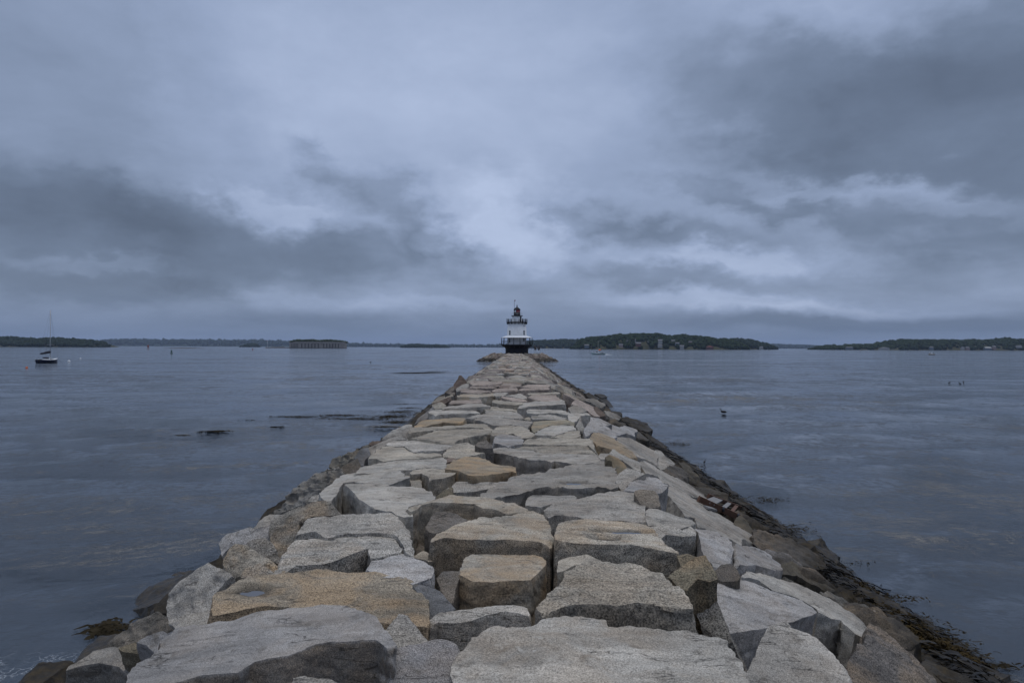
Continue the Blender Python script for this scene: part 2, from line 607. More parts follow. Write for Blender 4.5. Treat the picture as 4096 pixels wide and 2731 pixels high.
GRAN = granite()
MAT = dict(
    water=water_mat(),
    white=streaked_white(),
    black=plain('black_painted_iron', (0.012, 0.012, 0.017), 0.6, var=.4, scale=1.5, spec=.2),
    rail=plain('dark_railing', (0.03, 0.03, 0.035), 0.5),
    roofwhite=plain('white_roof_paint', (0.78, 0.79, 0.80), 0.5, var=.1),
    pane=glass_pane('dark_window', (0.03, 0.035, 0.04)),
    clear=glass_pane('lantern_glass', (0.62, 0.68, 0.68)),
    red=glass_pane('red_lantern_glass', (0.30, 0.02, 0.03)),
    wood=plain('weathered_brown_timber', (0.125, 0.062, 0.036), 0.85, var=.5, scale=6, bump=.3),
    board=plain('peeling_white_board', (0.22, 0.21, 0.20), 0.85, var=.35, scale=5),
    navy=plain('navy_gelcoat', (0.012, 0.016, 0.045), 0.25, var=.1),
    gel=plain('white_gelcoat', (0.74, 0.75, 0.76), 0.35, var=.12),
    anti=plain('red_bottom_paint', (0.10, 0.02, 0.02), 0.6),
    canvas=plain('navy_canvas', (0.008, 0.010, 0.022), 0.85, bump=.3, scale=4),
    alu=plain('grey_spar', (0.38, 0.39, 0.40), 0.4, metal=.4),
    aqua=plain('pale_green_hull', (0.42, 0.55, 0.53), 0.45),
    orange=plain('orange_float', (0.75, 0.16, 0.035), 0.6),
    green=plain('green_buoy_paint', (0.015, 0.07, 0.045), 0.5),
    redbuoy=plain('rusty_red_paint', (0.28, 0.06, 0.035), 0.6),
    tan=plain('tan_float', (0.22, 0.15, 0.09), 0.7),
    fort=plain('grey_fort_granite', (0.29, 0.26, 0.23), 0.9, var=.35, scale=.12),
    forttrim=plain('fort_cornice', (0.33, 0.30, 0.27), 0.9),
    shade=plain('dark_opening', (0.02, 0.02, 0.022), 0.9),
    rockd=plain('dark_wet_ledge', (0.03, 0.028, 0.025), 0.6),
    leaf=foliage('island_leaves', (0.009, 0.017, 0.009), (0.030, 0.046, 0.018)),
    leaf2=foliage('fort_leaves', (0.025, 0.040, 0.014), (0.080, 0.090, 0.030), .2),
    leaf3=foliage('far_leaves', (0.010, 0.018, 0.013), (0.026, 0.038, 0.022), .05),
    soil=foliage('shore_ground', (0.040, 0.042, 0.025), (0.075, 0.072, 0.040), .03),
    siding1=plain('white_siding', (0.34, 0.34, 0.33), 0.7),
    siding2=plain('grey_blue_siding', (0.13, 0.165, 0.20), 0.7),
    siding3=plain('red_brown_siding', (0.12, 0.05, 0.042), 0.7),
    siding4=plain('pink_beige_siding', (0.28, 0.21, 0.19), 0.7),
    roofgrey=plain('grey_shingle', (0.14, 0.14, 0.15), 0.9),
    roofred=plain('red_shingle', (0.15, 0.045, 0.036), 0.9),
    solar=plain('solar_panel_backing', (0.10, 0.085, 0.085), 0.4, var=.3),
    steel=plain('galvanised_steel', (0.52, 0.54, 0.56), 0.5, metal=.3),
    weed=plain('rockweed', (0.020, 0.014, 0.006), 0.5, var=.7, scale=3.0, spec=.3),
    weedy=plain('golden_rockweed', (0.045, 0.029, 0.007), 0.85, var=.8, scale=3.0, spec=.15),
    drift=plain('floating_weed', (0.034, 0.028, 0.018), 1.0, var=.6, scale=3.0, spec=0.0),
    bird=plain('dark_plumage', (0.015, 0.014, 0.014), 0.7),
    wake=plain('wake_foam', (0.60, 0.64, 0.68), 0.8),
)

# ------------------------------------------------------------------ water
def build_water():
    nr = 430
    r = np.concatenate([[0.0, 2.0], np.exp(np.linspace(math.log(4.0), math.log(11500.0), nr))])
    fine = np.linspace(-R(47), R(47), 700)
    coarse = np.linspace(R(47), 2 * math.pi - R(47), 62)[1:-1]
    th = np.concatenate([fine, coarse])
    nt = len(th)
    rr, tt = np.meshgrid(r, th, indexing='ij')
    X, Y = rr * np.sin(tt), rr * np.cos(tt)
    cell = np.maximum(rr * 0.0188, rr * 0.0024)
    Z = np.zeros_like(X)
    waves = [(9.0, 0.070, 1.95), (6.3, 0.055, 1.62), (4.1, 0.042, 2.25), (2.7, 0.030, 1.4), (1.9, 0.021, 1.85), (13., .06, 1.75), (3.3, .034, 1.75), (1.5, .016, 2.1), (5.1, .04, 1.3)]
    W = fbm(np.stack([X.ravel() * .03, Y.ravel() * .05, 0 * X.ravel()], 1), 3, 5).reshape(X.shape)
    W2 = fbm(np.stack([X.ravel() * .12, Y.ravel() * .16, 0 * X.ravel() + 4], 1), 3, 6).reshape(X.shape)
    for i, (L, A, a) in enumerate(waves):
        k = 2 * math.pi / L
        ph = k * (X * math.cos(a) + Y * math.sin(a)) + i * 1.7 + W * 5 * (1 + .3 * i) + W2 * 1.6
        s = np.sin(ph)
        crest = np.exp(1.3 * (s - 1)) * 2 - 1
        att = np.clip((L / (3.0 * cell)) - 1, 0, 1)
        Z += .85 * A * (0.85 * s + 0.15 * crest) * att * np.clip(.75 + 1.2 * W2, .2, 1.15)
    V = np.stack([X, Y, Z], -1).reshape(-1, 3)
    i, j = np.meshgrid(np.arange(len(r) - 1), np.arange(nt), indexing='ij')
    j2 = (j + 1) % nt
    Q = np.stack([i * nt + j, i * nt + j2, (i + 1) * nt + j2, (i + 1) * nt + j], -1).reshape(-1, 4)
    Q = Q[nt:]
    V = np.vstack([V, [[0, 0, 0]]])
    me = mesh_np('water', V, Q[:, ::-1])
    o = link('water', me, MAT['water'])
    tag(o, kind='structure')


build_water()

# ------------------------------------------------------------------ breakwater
TOPZ = EYE - 2.25            # level of the walkway
XL, XR = -2.8, 1.75          # edges of the walkway
BASE = 7.2                   # half width at the water

breakwater = empty('breakwater', (-0.5, 20, 0))
tag(breakwater, 'long breakwater of big granite blocks leading out to the lighthouse', 'breakwater')
BW_INV = Matrix.Translation((0.5, -20, 0))

REG = dict(A=(200, 2000, 1.96), B=(1300, 2000, 1.96), C=(2400, 2000, 1.96), D=(900, 1800, 2.6133), E=(1700, 1700, 2.6133),
           F=(2300, 1600, 2.6133), G=(1600, 1400, 2.6133), H=(1700, 1440, 3.36), I=(1600, 1600, 2.94), J=(1200, 1700, 2.94),
           K=(2200, 1440, 4.356), M=(3200, 2000, 2.145))

GREY = (0.358, 0.333, 0.292)
LIGHT = (0.399, 0.375, 0.330)
BUFF = (0.374, 0.337, 0.275)
TAN = (0.316, 0.257, 0.180)
PINK = (0.347, 0.288, 0.246)
DARK = (0.146, 0.133, 0.118)
REDD = (0.149, 0.112, 0.093)
MOSS = (0.149, 0.127, 0.087)
COOL = (0.358, 0.344, 0.326)
WET = (0.040, 0.032, 0.024)

# region, outline of the upper face, kind (T walkway, L left slope, R right slope), options
ST = []


def S(reg, pts, kind='T', tint=GREY, z=0.0, t=None, n=None, st=0.15, th=None, rough=1.0, cr=0.0):
    ST.append((reg, pts, kind, tint, z, t, n, st, th, rough, cr))


CAMN = (0.0, -0.5, 0.85)      # faces that lean towards the viewer
# --- foreground
S('A', '580,1560 620,1365 700,1270 870,1195 920,1095 1020,1015 1290,965 1580,900 1900,855 2180,815 2356,808 2400,830 2576,985 2736,1205 2700,1228 2590,1130 2536,1092 2290,1112 2156,1110 2060,1130 1860,1210 1620,1250 1480,1350 1230,1365 950,1440 800,1500', 'T', COOL, .10, n=(-.10, -.05, 1), cr=0.85)
S('A', '1915,1500 1920,1365 2000,1370 2180,1415 2300,1450 2250,1560 1950,1560', 'T', GREY, .25)
S('A', '1280,890 1285,780 1350,650 1430,605 1560,598 1790,590 1830,560 2156,557 2336,570 2556,575 2746,598 2806,615 2836,665 2916,760 2956,860 2956,990 2876,985 2656,968 2536,955 2380,845 2200,835 1975,862 1880,830 1700,828 1480,860 1330,890', 'T', (0.308, 0.262, 0.196), -.05, st=.6, n=(0.02, -.03, 1), cr=0.30)
S('A', '915,800 940,740 1020,650 1120,580 1235,503 1300,540 1420,600 1360,650 1300,720 1280,790 1270,890 1230,895 1080,890 1040,930 1000,1000 940,950 920,880', 'L', GREY, t=.1, n=(-.45, -.5, .75), th=.9, rough=1.2)
S('A', '1010,1005 1040,930 1075,895 1180,900 1270,895 1290,960 1200,985 1100,1000 1020,1015', 'L', LIGHT, t=.14, n=(-.2, -.3, .9))
S('A', '455,1150 560,1050 680,950 820,888 900,915 1000,1000 990,1010 900,1040 800,1050 720,1085 690,1115 560,1160 500,1150', 'L', (.19, .175, .15), t=.42, n=(-.4, -.45, .8), th=.9, rough=2.0)
S('A', '690,1115 740,1075 880,1035 910,1050 1000,1015 1010,1030 930,1090 880,1180 835,1200 830,1180 760,1130', 'L', COOL, t=.25, n=(-.2, -.5, .85))
S('A', '560,1160 670,1120 770,1150 830,1200 790,1215 700,1190 600,1185', 'L', MOSS, t=.33, n=(-.2, -.4, .9))
S('A', '90,1355 380,1170 500,1150 600,1185 700,1185 830,1205 700,1270 615,1370 560,1300 400,1272 250,1300', 'L', GREY, t=.42, n=(-.25, -.12, .95), th=1.0)
S('A', '60,1460 160,1415 290,1440 280,1520 60,1520', 'L', GREY, t=.7, n=(-.2, -.3, .9))
S('A', '820,855 880,790 930,730 965,720 940,880 850,875', 'L', WET, t=.62, n=(-.3, -.5, .8))
S('A', '1225,500 1370,440 1385,520 1330,550 1280,515', 'L', WET, t=.75, n=(-.3, -.5, .8))
S('A', '1350,540 1375,450 1415,375 1460,350 1530,360 1600,400 1700,450 1790,520 1770,580 1640,510 1520,580 1420,605 1370,575', 'L', BUFF, t=.1, n=(-.1, -.55, .8), st=1.0, cr=0.40)
S('A', '1500,585 1560,530 1640,505 1700,540 1800,595 1600,605 1510,600', 'L', LIGHT, t=.02, n=(0, -.4, .9), st=.5)
S('A', '1340,330 1400,270 1560,225 1600,230 1735,190 1705,290 1650,310 1590,330 1530,350 1440,350 1380,400 1360,430', 'L', COOL, t=.3, n=(-.35, -.35, .85), th=.9)
S('A', '1540,355 1600,315 1690,305 1740,360 1790,450 1790,495 1720,455 1640,410', 'L', GREY, t=.1, n=(.05, -.6, .8))
S('A', '1710,200 1830,115 1950,50 2070,5 2130,5 2200,30 2280,110 2170,125 2050,130 1960,180 1940,300 1880,370 1800,470 1740,370 1700,290', 'L', (0.238, 0.217, 0.182), t=.07, n=(-.25, -.55, .8), th=.9, st=.45)
S('A', '1585,225 1650,160 1720,118 1815,120 1745,190 1600,235', 'L', GREY, t=.45, n=(-.3, -.4, .85))
S('D', '535,685 640,560 700,480 800,380 870,330 940,250 1030,200 1140,165 1190,175 1250,260 1200,300 1110,370 1010,450 900,520 890,540 760,590 600,690', 'L', (.20, .19, .17), t=.3, n=(-.4, -.4, .8), th=1.0, rough=3.2)
S('D', '335,770 400,670 450,610 520,580 590,525 640,525 600,600 530,680 430,690 380,730', 'L', WET, t=.75, n=(-.4, -.5, .8))
S('D', '880,535 920,480 1030,460 1045,520 980,530', 'L', GREY, t=.1, n=(-.2, -.4, .9))
S('D', '1250,355 1350,345 1660,380 1870,380 2050,395 2150,425 2185,490 2180,525 2090,545 1920,580 1910,620 1960,690 1880,690 1780,665 1740,635 1580,610 1480,580 1420,520 1340,430', 'T', LIGHT, .02)
S('D', '1005,455 1110,370 1220,275 1350,245 1810,220 1860,250 1870,270 1930,280 1660,372 1350,338 1240,350 1105,545 1080,545 1030,510', 'T', LIGHT, 0, n=(-.12, 0, 1))
S('D', '1370,255 1420,180 1490,165 1700,120 2000,95 2280,70 2310,120 2310,180 2280,195 2100,185 1820,215 1600,243', 'T', LIGHT, .0)
S('J', '1205,590 1290,595 1400,605 1425,640 1420,735 1310,715 1290,630', 'T', BUFF, -.08)
S('J', '1300,560 1350,520 1560,510 1760,530 1830,560 1800,580 1690,620 1560,640 1520,655 1500,600 1440,575 1330,590', 'T', BUFF, .03, cr=0.35)
S('J', '1585,880 1640,820 1760,735 1790,745 1770,790 1795,825 1700,850 1590,885', 'T', MOSS, -.35, n=CAMN)
S('E', '265,690 325,595 560,598 790,600 780,625 690,660 640,665 500,690 330,700', 'T', GREY, -.2, n=(0, -.2, 1), cr=0.25)
S('E', '220,460 240,410 320,370 460,325 560,330 690,390 940,440 975,480 980,510 900,485 800,500 650,530 480,540 380,490 330,470', 'T', TAN, .05, st=.9, cr=0.30)
S('E', '690,285 720,237 850,245 1130,265 1200,290 1300,295 1770,305 1850,355 1860,370 1790,385 1620,415 1560,405 1350,370 1320,385 1200,360 1100,365 1000,335 900,310 740,290', 'T', GREY, .02, cr=0.25)
S('E', '1035,205 1060,145 1200,135 1700,140 1760,170 1800,200 1840,280 1830,310 1800,300 1750,250 1700,208 1500,207 1200,209', 'T', BUFF, .03, st=.1)
S('E', '945,248 1000,220 1130,225 1500,217 1700,220 1740,252 1770,298 1300,288 1190,283 1140,262 970,260', 'T', BUFF, -.06)
S('E', '690,180 740,110 850,95 980,120 1020,160 1020,190 900,215 870,225 760,190', 'T', COOL, 0)
S('E', '690,95 710,55 780,5 900,0 1000,15 1080,50 1140,110 1120,125 1060,140 1000,140 930,95 800,100 710,110', 'T', BUFF, 0)
S('I', '1590,400 1640,350 1740,310 1960,290 2020,290 2060,345 1960,370 1880,395 1820,420 1700,415 1600,410', 'T', LIGHT, 0)
S('I', '1775,442 1890,405 2010,362 2130,355 2150,400 2170,450 1900,450', 'T', BUFF, 0)
S('I', '1555,310 1570,250 1700,250 1980,240 2040,260 2050,300 1960,285 1740,305 1640,345 1590,385 1560,370', 'T', (0.266, 0.238, 0.175), -.1, st=.4)
S('I', '870,230 910,205 1060,195 1240,220 1500,240 1560,260 1500,320 1495,350 1400,310 1300,290 1150,300 1080,290 1000,260', 'T', GREY, .03)
S('I', '780,210 870,185 1010,160 1020,125 1180,125 1370,140 1430,190 1440,210 1360,222 1250,210 1060,193 910,203 860,220', 'T', GREY, 0)
S('I', '1490,137 1510,105 1700,110 1930,130 1990,155 1990,185 1900,165 1750,150 1640,165 1500,152', 'T', LIGHT, 0)
S('I', '1540,205 1570,180 1700,165 1830,180 1960,215 1960,225 1560,225', 'T', GREY, -.05)
S('I', '1450,220 1500,195 1550,217 1960,232 1970,247 1560,246', 'T', BUFF, -.16, st=.4)
S('I', '335,150 380,115 600,110 860,125 960,155 900,152 780,160 600,160 480,165 420,175', 'T', LIGHT, 0)
S('I', '490,92 570,70 780,50 920,40 1000,55 1060,70 900,85 720,90 600,95 500,105', 'T', GREY, 0)
S('I', '720,102 900,82 1100,75 1200,95 1370,115 1370,130 1180,122 1020,122 960,100 860,100', 'T', BUFF, 0)
S('I', '170,310 240,250 480,220 760,200 780,225 770,250 640,270 500,265 380,285 300,310 180,318', 'T', TAN, .02, st=.9)
S('I', '100,378 140,325 400,310 640,300 760,290 780,280 930,285 1000,290 1060,330 1100,365 1060,370 960,328 760,328 600,336 450,348 380,358 240,373 110,385', 'T', BUFF, 0)
S('J', '1285,165 1400,130 1600,70 1800,50 2130,45 2240,75 2240,95 2000,135 1840,185 1820,212 1640,200 1380,170', 'T', BUFF, .02)
S('J', '1000,240 1110,185 1290,167 1400,175 1700,217 1830,228 1760,265 1650,300 1600,305 1430,310 1340,320 1270,280 1230,248 1120,256', 'T', GREY, 0)
S('J', '870,345 910,300 1010,252 1130,262 1230,262 1280,312 1480,347 1640,337 1665,365 1600,375 1440,385 1300,400 1100,415 990,430 900,395 790,397', 'T', BUFF, -.03)
S('I', '890,530 930,490 1000,470 1050,500 1090,560 1000,562 950,557', 'T', DARK, .1, n=(0, -.4, .9))
S('I', '515,645 600,560 670,510 760,500 870,540 900,562 1080,567 1060,595 960,625 760,670 650,690 520,665', 'T', BUFF, 0)
S('I', '525,700 580,672 650,690 640,720 540,725', 'T', REDD, -.1)
S('J', '965,165 1040,100 1110,60 1180,10 1250,-10 1310,-5 1310,55 1275,100 1285,155 1250,165 1100,137 1000,177', 'L', GREY, t=.06, n=(-.3, -.5, .8))
S('J', '800,228 850,190 960,185 930,207 830,243', 'L', REDD, t=.4, n=(-.3, -.4, .8))
S('J', '815,250 900,212 1090,142 1150,135 1270,165 1110,185 1000,240 900,300 860,345 810,380 810,290', 'L', GREY, t=.05, n=(-.3, -.15, .95))
S('J', '350,465 430,390 570,350 650,280 800,235 812,262 720,290 650,380 600,425 530,465 460,508 370,495', 'L', (.19, .175, .145), t=.45, n=(-.4, -.4, .8), rough=3.0)
S('J', '648,385 720,290 800,268 818,362 760,402 740,485 710,495 690,425', 'L', (0.196, 0.196, 0.196), t=.14, n=(-.2, -.6, .8))
S('J', '468,518 600,430 665,395 700,460 712,498 620,542 560,588 520,575', 'L', (0.108, 0.098, 0.084), t=.18, n=(-.2, -.5, .8))
S('J', '585,585 620,545 695,530 665,585', 'L', DARK, t=.08, n=(-.2, -.5, .8))
# --- middle
S('E', '-190,863 60,800 240,745 500,745 680,770 920,830 1090,895 960,910 840,930 720,885 600,875 500,830 360,825 200,815 80,812 -20,832 -70,880 -140,900', 'T', BUFF, .05, st=.45, cr=0.35)
S('E', '20,1075 90,960 130,920 290,920 440,1000 330,1035 200,1095 110,1125 60,1115', 'T', DARK, -.1, n=(0, -.35, .9))
S('E', '30,1240 60,1190 130,1130 250,1080 440,1010 580,975 780,975 950,920 1010,900 1190,905 1240,950 1260,1010 1300,1120 1335,1200 1310,1250 1290,1270 1200,1220 900,1190 700,1190 380,1185 320,1180 200,1180 60,1235', 'T', BUFF, .06, st=.45, cr=0.45)
S('E', '1250,890 1320,820 1550,780 1880,715 2020,680 2180,690 2240,760 2290,890 2330,1010 2200,1008 1700,983 1580,958 1450,935 1370,940 1300,970', 'T', GREY, -.04)
S('E', '1055,835 1060,790 1100,735 1540,740 1580,760 1560,775 1320,820 1250,845 1200,862', 'T', GREY, -.02)
S('E', '560,742 690,680 820,610 930,540 990,520 1250,500 1420,440 1750,385 1960,370 1975,440 2000,600 2030,660 1960,680 1880,650 1800,640 1700,660 1550,670 1400,640 1230,650 1100,680 1000,710 900,720 700,772', 'T', GREY, 0, rough=1.5, cr=0.30)
S('C', '-345,230 -340,200 -290,175 -200,150 0,155 260,160 385,205 430,280 520,370 590,400 600,420 560,405 400,380 200,350 0,345 -200,335 -335,310', 'T', BUFF, .05, st=.5, cr=0.25)
S('C', '-505,900 -456,800 -356,700 -286,620 -276,560 -206,505 -6,485 200,495 380,525 500,580 600,650 690,770 715,845 560,832 430,805 260,800 130,832 0,815 -150,815 -300,838 -400,885', 'T', BUFF, .04, st=.2, rough=1.6, cr=0.12)
S('B', '1830,565 1840,480 1900,450 2050,435 2170,490 1950,503 1880,552', 'T', BUFF, -.12)
S('C', '-1146,1290 -1106,1180 -1046,1120 -936,1080 -826,1010 -736,1000 -576,1000 -406,960 -236,917 -96,925 -26,962 30,962 60,997 200,1006 400,1023 700,1025 860,1038 960,1100 1040,1200 1090,1300 1140,1440 1140,1600 -1080,1600 -1150,1400', 'T', LIGHT, .05, st=.25, rough=1.3)
S('B', '1040,590 1100,490 1120,435 1400,425 1690,440 1720,480 1722,505 1650,575 1600,622 1500,625 1300,640 1160,630 1070,605', 'T', BUFF, -.2, st=.7, cr=0.30)
S('B', '825,955 930,880 1100,870 1330,840 1500,830 1560,855 1595,915 1500,890 1390,880 1250,905 1150,945 1000,965 900,957 840,985', 'T', GREY, -.25, n=(0, -.1, 1), cr=0.35)
S('B', '465,1060 540,960 590,890 640,910 700,990 790,1100 790,1130 720,1145 600,1205 570,1205 500,1130', 'T', GREY, .08, n=CAMN)
S('B', '520,1250 600,1180 850,1115 900,1110 1000,1130 1040,1180 1052,1235 960,1440 960,1560 530,1560 525,1330', 'T', (0.252, 0.241, 0.234), .06, n=(0, -.35, .9), cr=0.20)
S('B', '340,545 380,460 520,410 580,410 690,450 800,500 840,550 830,600 740,655 680,665 640,605 460,595', 'T', COOL, -.05)
S('B', '690,668 800,665 870,690 940,780 1005,845 960,872 850,902 810,932 800,860 760,760', 'T', (0.210, 0.210, 0.210), -.3, n=CAMN)
S('B', '885,620 930,570 1050,570 1040,620 1010,690 1000,790 960,795 920,690', 'T', DARK, -.45, n=CAMN)
S('D', '755,890 780,830 820,730 900,690 1000,680 1120,695 1200,675 1500,660 1700,655 1780,680 1850,740 1910,790 1930,860 1960,1000 1960,1090 1920,1100 1880,1060 1830,960 1780,890 1700,868 1500,862 1280,866 1170,890 1140,915 1060,915 1010,878 950,850 850,860', 'T', LIGHT, .04)
S('D', '545,1285 580,1180 660,1080 730,975 800,950 1000,937 1090,945 1170,925 1300,890 1500,880 1700,884 1760,925 1820,1010 1825,1065 1700,1085 1600,1115 1500,1125 1490,1035 1400,1065 1200,1135 1050,1175 900,1195 750,1205 640,1285 560,1305', 'T', LIGHT, -.02, st=.25, rough=1.3, cr=0.15)
S('B', '690,440 770,400 808,420 800,470 700,448', 'T', BUFF, -.5)
# --- right slope, near
S('F', '625,965 700,945 830,960 862,1010 882,1092 860,1115 740,1125 690,1075', 'R', (0.210, 0.182, 0.147), t=-.02, n=(0, -.45, .9))
S('F', '428,865 470,780 545,715 640,735 690,765 740,765 600,830 560,870 520,935 470,935', 'R', GREY, t=-.03, n=(0, -.3, .95))
S('F', '515,940 600,842 720,800 880,790 905,860 965,893 905,962 850,972 830,957 700,942 620,955', 'R', COOL, t=.0, n=(.15, -.1, 1))
S('F', '680,655 740,635 880,730 1050,810 1180,870 1310,960 1365,1025 1285,1043 1200,992 1080,923 980,885 905,860 880,800 740,765 700,705', 'R', GREY, n=(.5, -.06, .9))
S('F', '1000,1012 905,962 965,893 1080,927 1200,996 1290,1048 1380,1110 1440,1150 1500,1180 1620,1250 1700,1300 1800,1370 1890,1470 1870,1502 1740,1445 1735,1525 1640,1465 1500,1405 1380,1352 1280,1322 1250,1240 1150,1205 1080,1115', 'R', GREY, n=(.48, -.04, .9))
S('C', '365,155 365,90 400,70 450,75 600,120 700,150 738,180 690,208 640,232 550,198 490,188 420,193 385,198', 'R', LIGHT, t=.02, n=(.15, -.1, 1))
S('C', '395,212 460,197 540,197 640,237 700,212 732,200 742,272 640,282 520,268 480,302 430,275', 'R', LIGHT, t=.03, n=(.2, -.12, 1))
S('C', '745,225 830,230 930,260 940,290 1000,300 1035,340 1050,365 1020,470 980,500 900,542 870,482 820,442 800,330 775,260', 'R', COOL, t=.09, n=(.3, -.12, .9))
S('C', '1055,362 1080,350 1200,370 1330,420 1350,460 1400,490 1412,512 1400,562 1340,542 1230,502 1160,512 1060,502 1062,420', 'R', COOL, t=.2, n=(.45, -.1, .9))
S('C', '550,595 640,530 750,460 820,445 850,500 912,612 850,632 760,605 690,695 640,695', 'R', MOSS, t=-.02, n=(0, -.5, .85), st=.5, cr=0.45)
S('C', '900,575 960,520 1020,515 1060,550 1085,605 1060,625 930,635', 'R', DARK, t=.1, n=(.1, -.5, .85))
S('C', '618,442 680,430 760,450 640,525 630,470', 'R', MOSS, t=-.02, n=(0, -.3, .9))
S('C', '770,610 850,630 1000,620 1100,640 1180,615 1260,645 1340,705 1480,745 1600,795 1690,852 1700,872 1640,902 1500,947 1380,962 1250,1042 1100,1072 1030,1092 1000,1000 940,870 870,690 790,650', 'R', COOL, t=.17, n=(.28, -.12, .95), th=1.1, cr=0.20)
S('C', '672,705 750,603 790,652 870,692 940,872 1000,1002 1030,1094 990,1114 800,1032 770,902 700,782', 'R', (0.231, 0.217, 0.193), t=.1, n=(-.55, -.45, .7), th=.6)  # left face of the pale block, its shade painted as a darker tint
S('C', '1105,612 1180,520 1230,540 1400,610 1560,670 1700,720 1850,790 1950,860 1990,900 2060,960 2122,1042 2080,1062 1990,1032 1900,962 1880,932 1800,922 1705,872 1690,848 1600,788 1480,738 1400,712 1340,692 1260,638 1180,608', 'R', LIGHT, t=.33, n=(.45, -.08, .9), th=.8)
S('C', '1130,1440 1210,1270 1290,1120 1340,1010 1400,958 1450,970 1520,1020 1680,1100 1760,1180 1880,1280 2000,1400 2090,1600 1100,1600', 'R', GREY, t=.12, n=(.18, -.38, .9), th=1.1)
S('M', '396,1422 480,1320 590,1180 590,1100 640,1090 760,1150 870,1240 960,1320 1060,1420 1130,1510 1190,1650 500,1650 420,1500', 'R', (0.259, 0.234, 0.210), t=.42, n=(.4, -.25, .85), th=1.0, st=.3)
S('M', '185,795 290,790 430,870 560,910 680,950 742,1032 720,1052 620,1062 580,1082 480,1002 440,992 420,932 330,862 230,832', 'R', (0.210, 0.199, 0.175), t=.55, n=(.4, -.25, .85), rough=2.2)
S('M', '620,1072 740,1042 800,1130 845,1225 760,1155 640,1095', 'R', WET, t=.62, n=(.4, -.4, .8))
S('M', '820,1080 880,1040 960,1070 1060,1160 1105,1215 1000,1205 900,1165', 'R', WET, t=.86, n=(.4, -.2, .9))
S('M', '850,1162 920,1202 1050,1292 1200,1402 1350,1570 1390,1660 1190,1640 1060,1405 955,1305 865,1228', 'R', WET, t=.76, n=(.4, -.2, .9))
S('M', '215,705 330,742 450,802 600,862 690,940 560,902 440,862 310,805 240,765', 'R', WET, t=.78, n=(.4, -.15, .9))
S('C', '1205,345 1215,250 1250,230 1310,260 1400,290 1500,320 1620,380 1720,440 1765,500 1765,562 1640,525 1500,492 1380,472 1340,422 1240,372', 'R', DARK, t=.56, n=(.35, -.35, .85), st=.3, rough=1.5)
S('C', '1400,545 1420,490 1520,495 1620,540 1720,600 1755,650 1845,725 1750,705 1640,655 1540,595 1430,585', 'R', MOSS, t=.58, n=(.35, -.35, .85), rough=1.5)
S('C', '1540,320 1620,310 1720,360 1850,440 1875,505 1780,505 1700,432', 'R', WET, t=.85, n=(.4, -.3, .85))
S('F', '1660,1305 1690,1240 1740,1200 1800,1270 1865,1385 1850,1405 1760,1345', 'R', MOSS, t=.5, n=(.35, -.35, .85))
S('F', '1740,1150 1790,1110 1880,1130 1960,1180 2015,1245 1980,1282 1900,1262 1800,1195', 'R', WET, t=.85, n=(.4, -.3, .85))
S('F', '900,735 1000,690 1070,680 1130,720 1185,785 1150,835 1080,815 980,765', 'R', DARK, t=.45, n=(.35, -.3, .85), rough=1.5)
S('F', '1085,652 1150,650 1220,720 1280,800 1350,880 1390,925 1300,905 1200,855 1185,785 1125,705', 'R', MOSS, t=.62, n=(.4, -.2, .85))
S('F', '1270,792 1400,820 1500,870 1535,882 1490,922 1380,912 1310,855', 'R', WET, t=.8, n=(.4, -.3, .85))
S('F', '1475,925 1560,915 1660,950 1705,972 1680,988 1560,980', 'R', WET, t=.9, n=(.4, -.3, .85))
S('F', '820,605 835,525 890,530 950,600 1045,652 1020,692 900,728 850,692 830,642', 'R', GREY, t=.38, n=(.3, -.35, .85))
S('F', '395,485 390,390 470,390 600,400 690,450 820,520 862,562 852,682 740,615 650,592 570,562 540,522 450,505 420,505', 'R', GREY, t=.22, n=(.45, -.1, .9))
S('F', '160,395 200,335 290,350 400,400 500,480 600,560 655,625 560,622 470,572 400,522 340,505 250,482 200,442', 'R', TAN, t=.05, n=(.35, -.1, .9), st=.5)
S('F', '95,305 200,180 300,260 400,330 435,382 380,402 280,347 200,332 110,385', 'R', COOL, t=.03, n=(.25, -.15, .9))
S('F', '365,565 400,505 470,562 560,605 660,642 692,755 600,705 500,625 420,595', 'R', LIGHT, t=.08, n=(.3, -.15, .9))
S('F', '320,605 360,575 440,610 520,680 532,708 460,765 430,802 400,705 390,645 330,628', 'R', MOSS, t=-.03, n=(0, -.5, .85), st=.6)
S('F', '243,592 270,560 340,560 372,582 320,618 270,612', 'R', GREY, t=-.02, n=(0, -.2, 1))
# --- right slope, further
S('K', '360,775 440,700 240,590 290,590 460,680 600,740 765,810 755,862 865,985 760,975 660,885 600,885 520,805', 'R', PINK, t=.18, n=(.45, -.1, .9), st=.1)
S('K', '748,862 770,800 820,820 900,880 975,962 870,988 800,922', 'R', REDD, t=.32, n=(.3, -.4, .85))
S('K', '595,692 760,670 880,730 960,760 975,782 900,822 820,812 700,742 630,715', 'R', GREY, t=.42, n=(.45, -.15, .9))
S('K', '325,835 430,790 540,810 625,882 600,902 450,928 370,922', 'R', GREY, t=.0, n=(.1, -.3, .95))
S('K', '530,972 620,960 750,1000 900,1020 1000,1080 1085,1122 960,1142 800,1085 560,1092 540,1022', 'R', COOL, t=.1, n=(.35, -.15, .9))
S('K', '450,1175 530,970 548,1082 605,1205 580,1255 500,1215', 'R', GREY, t=-.02, n=(-.1, -.6, .8))
S('K', '320,975 360,935 600,920 660,902 700,962 620,960 530,970 470,1060 400,1080 330,1040', 'R', GREY, t=-.03, n=(.1, -.2, 1))
S('K', '588,1262 640,1180 800,1160 930,1122 985,1205 1085,1322 1000,1332 870,1252 760,1252 700,1342 640,1355', 'R', COOL, t=.07, n=(.3, -.15, .9))
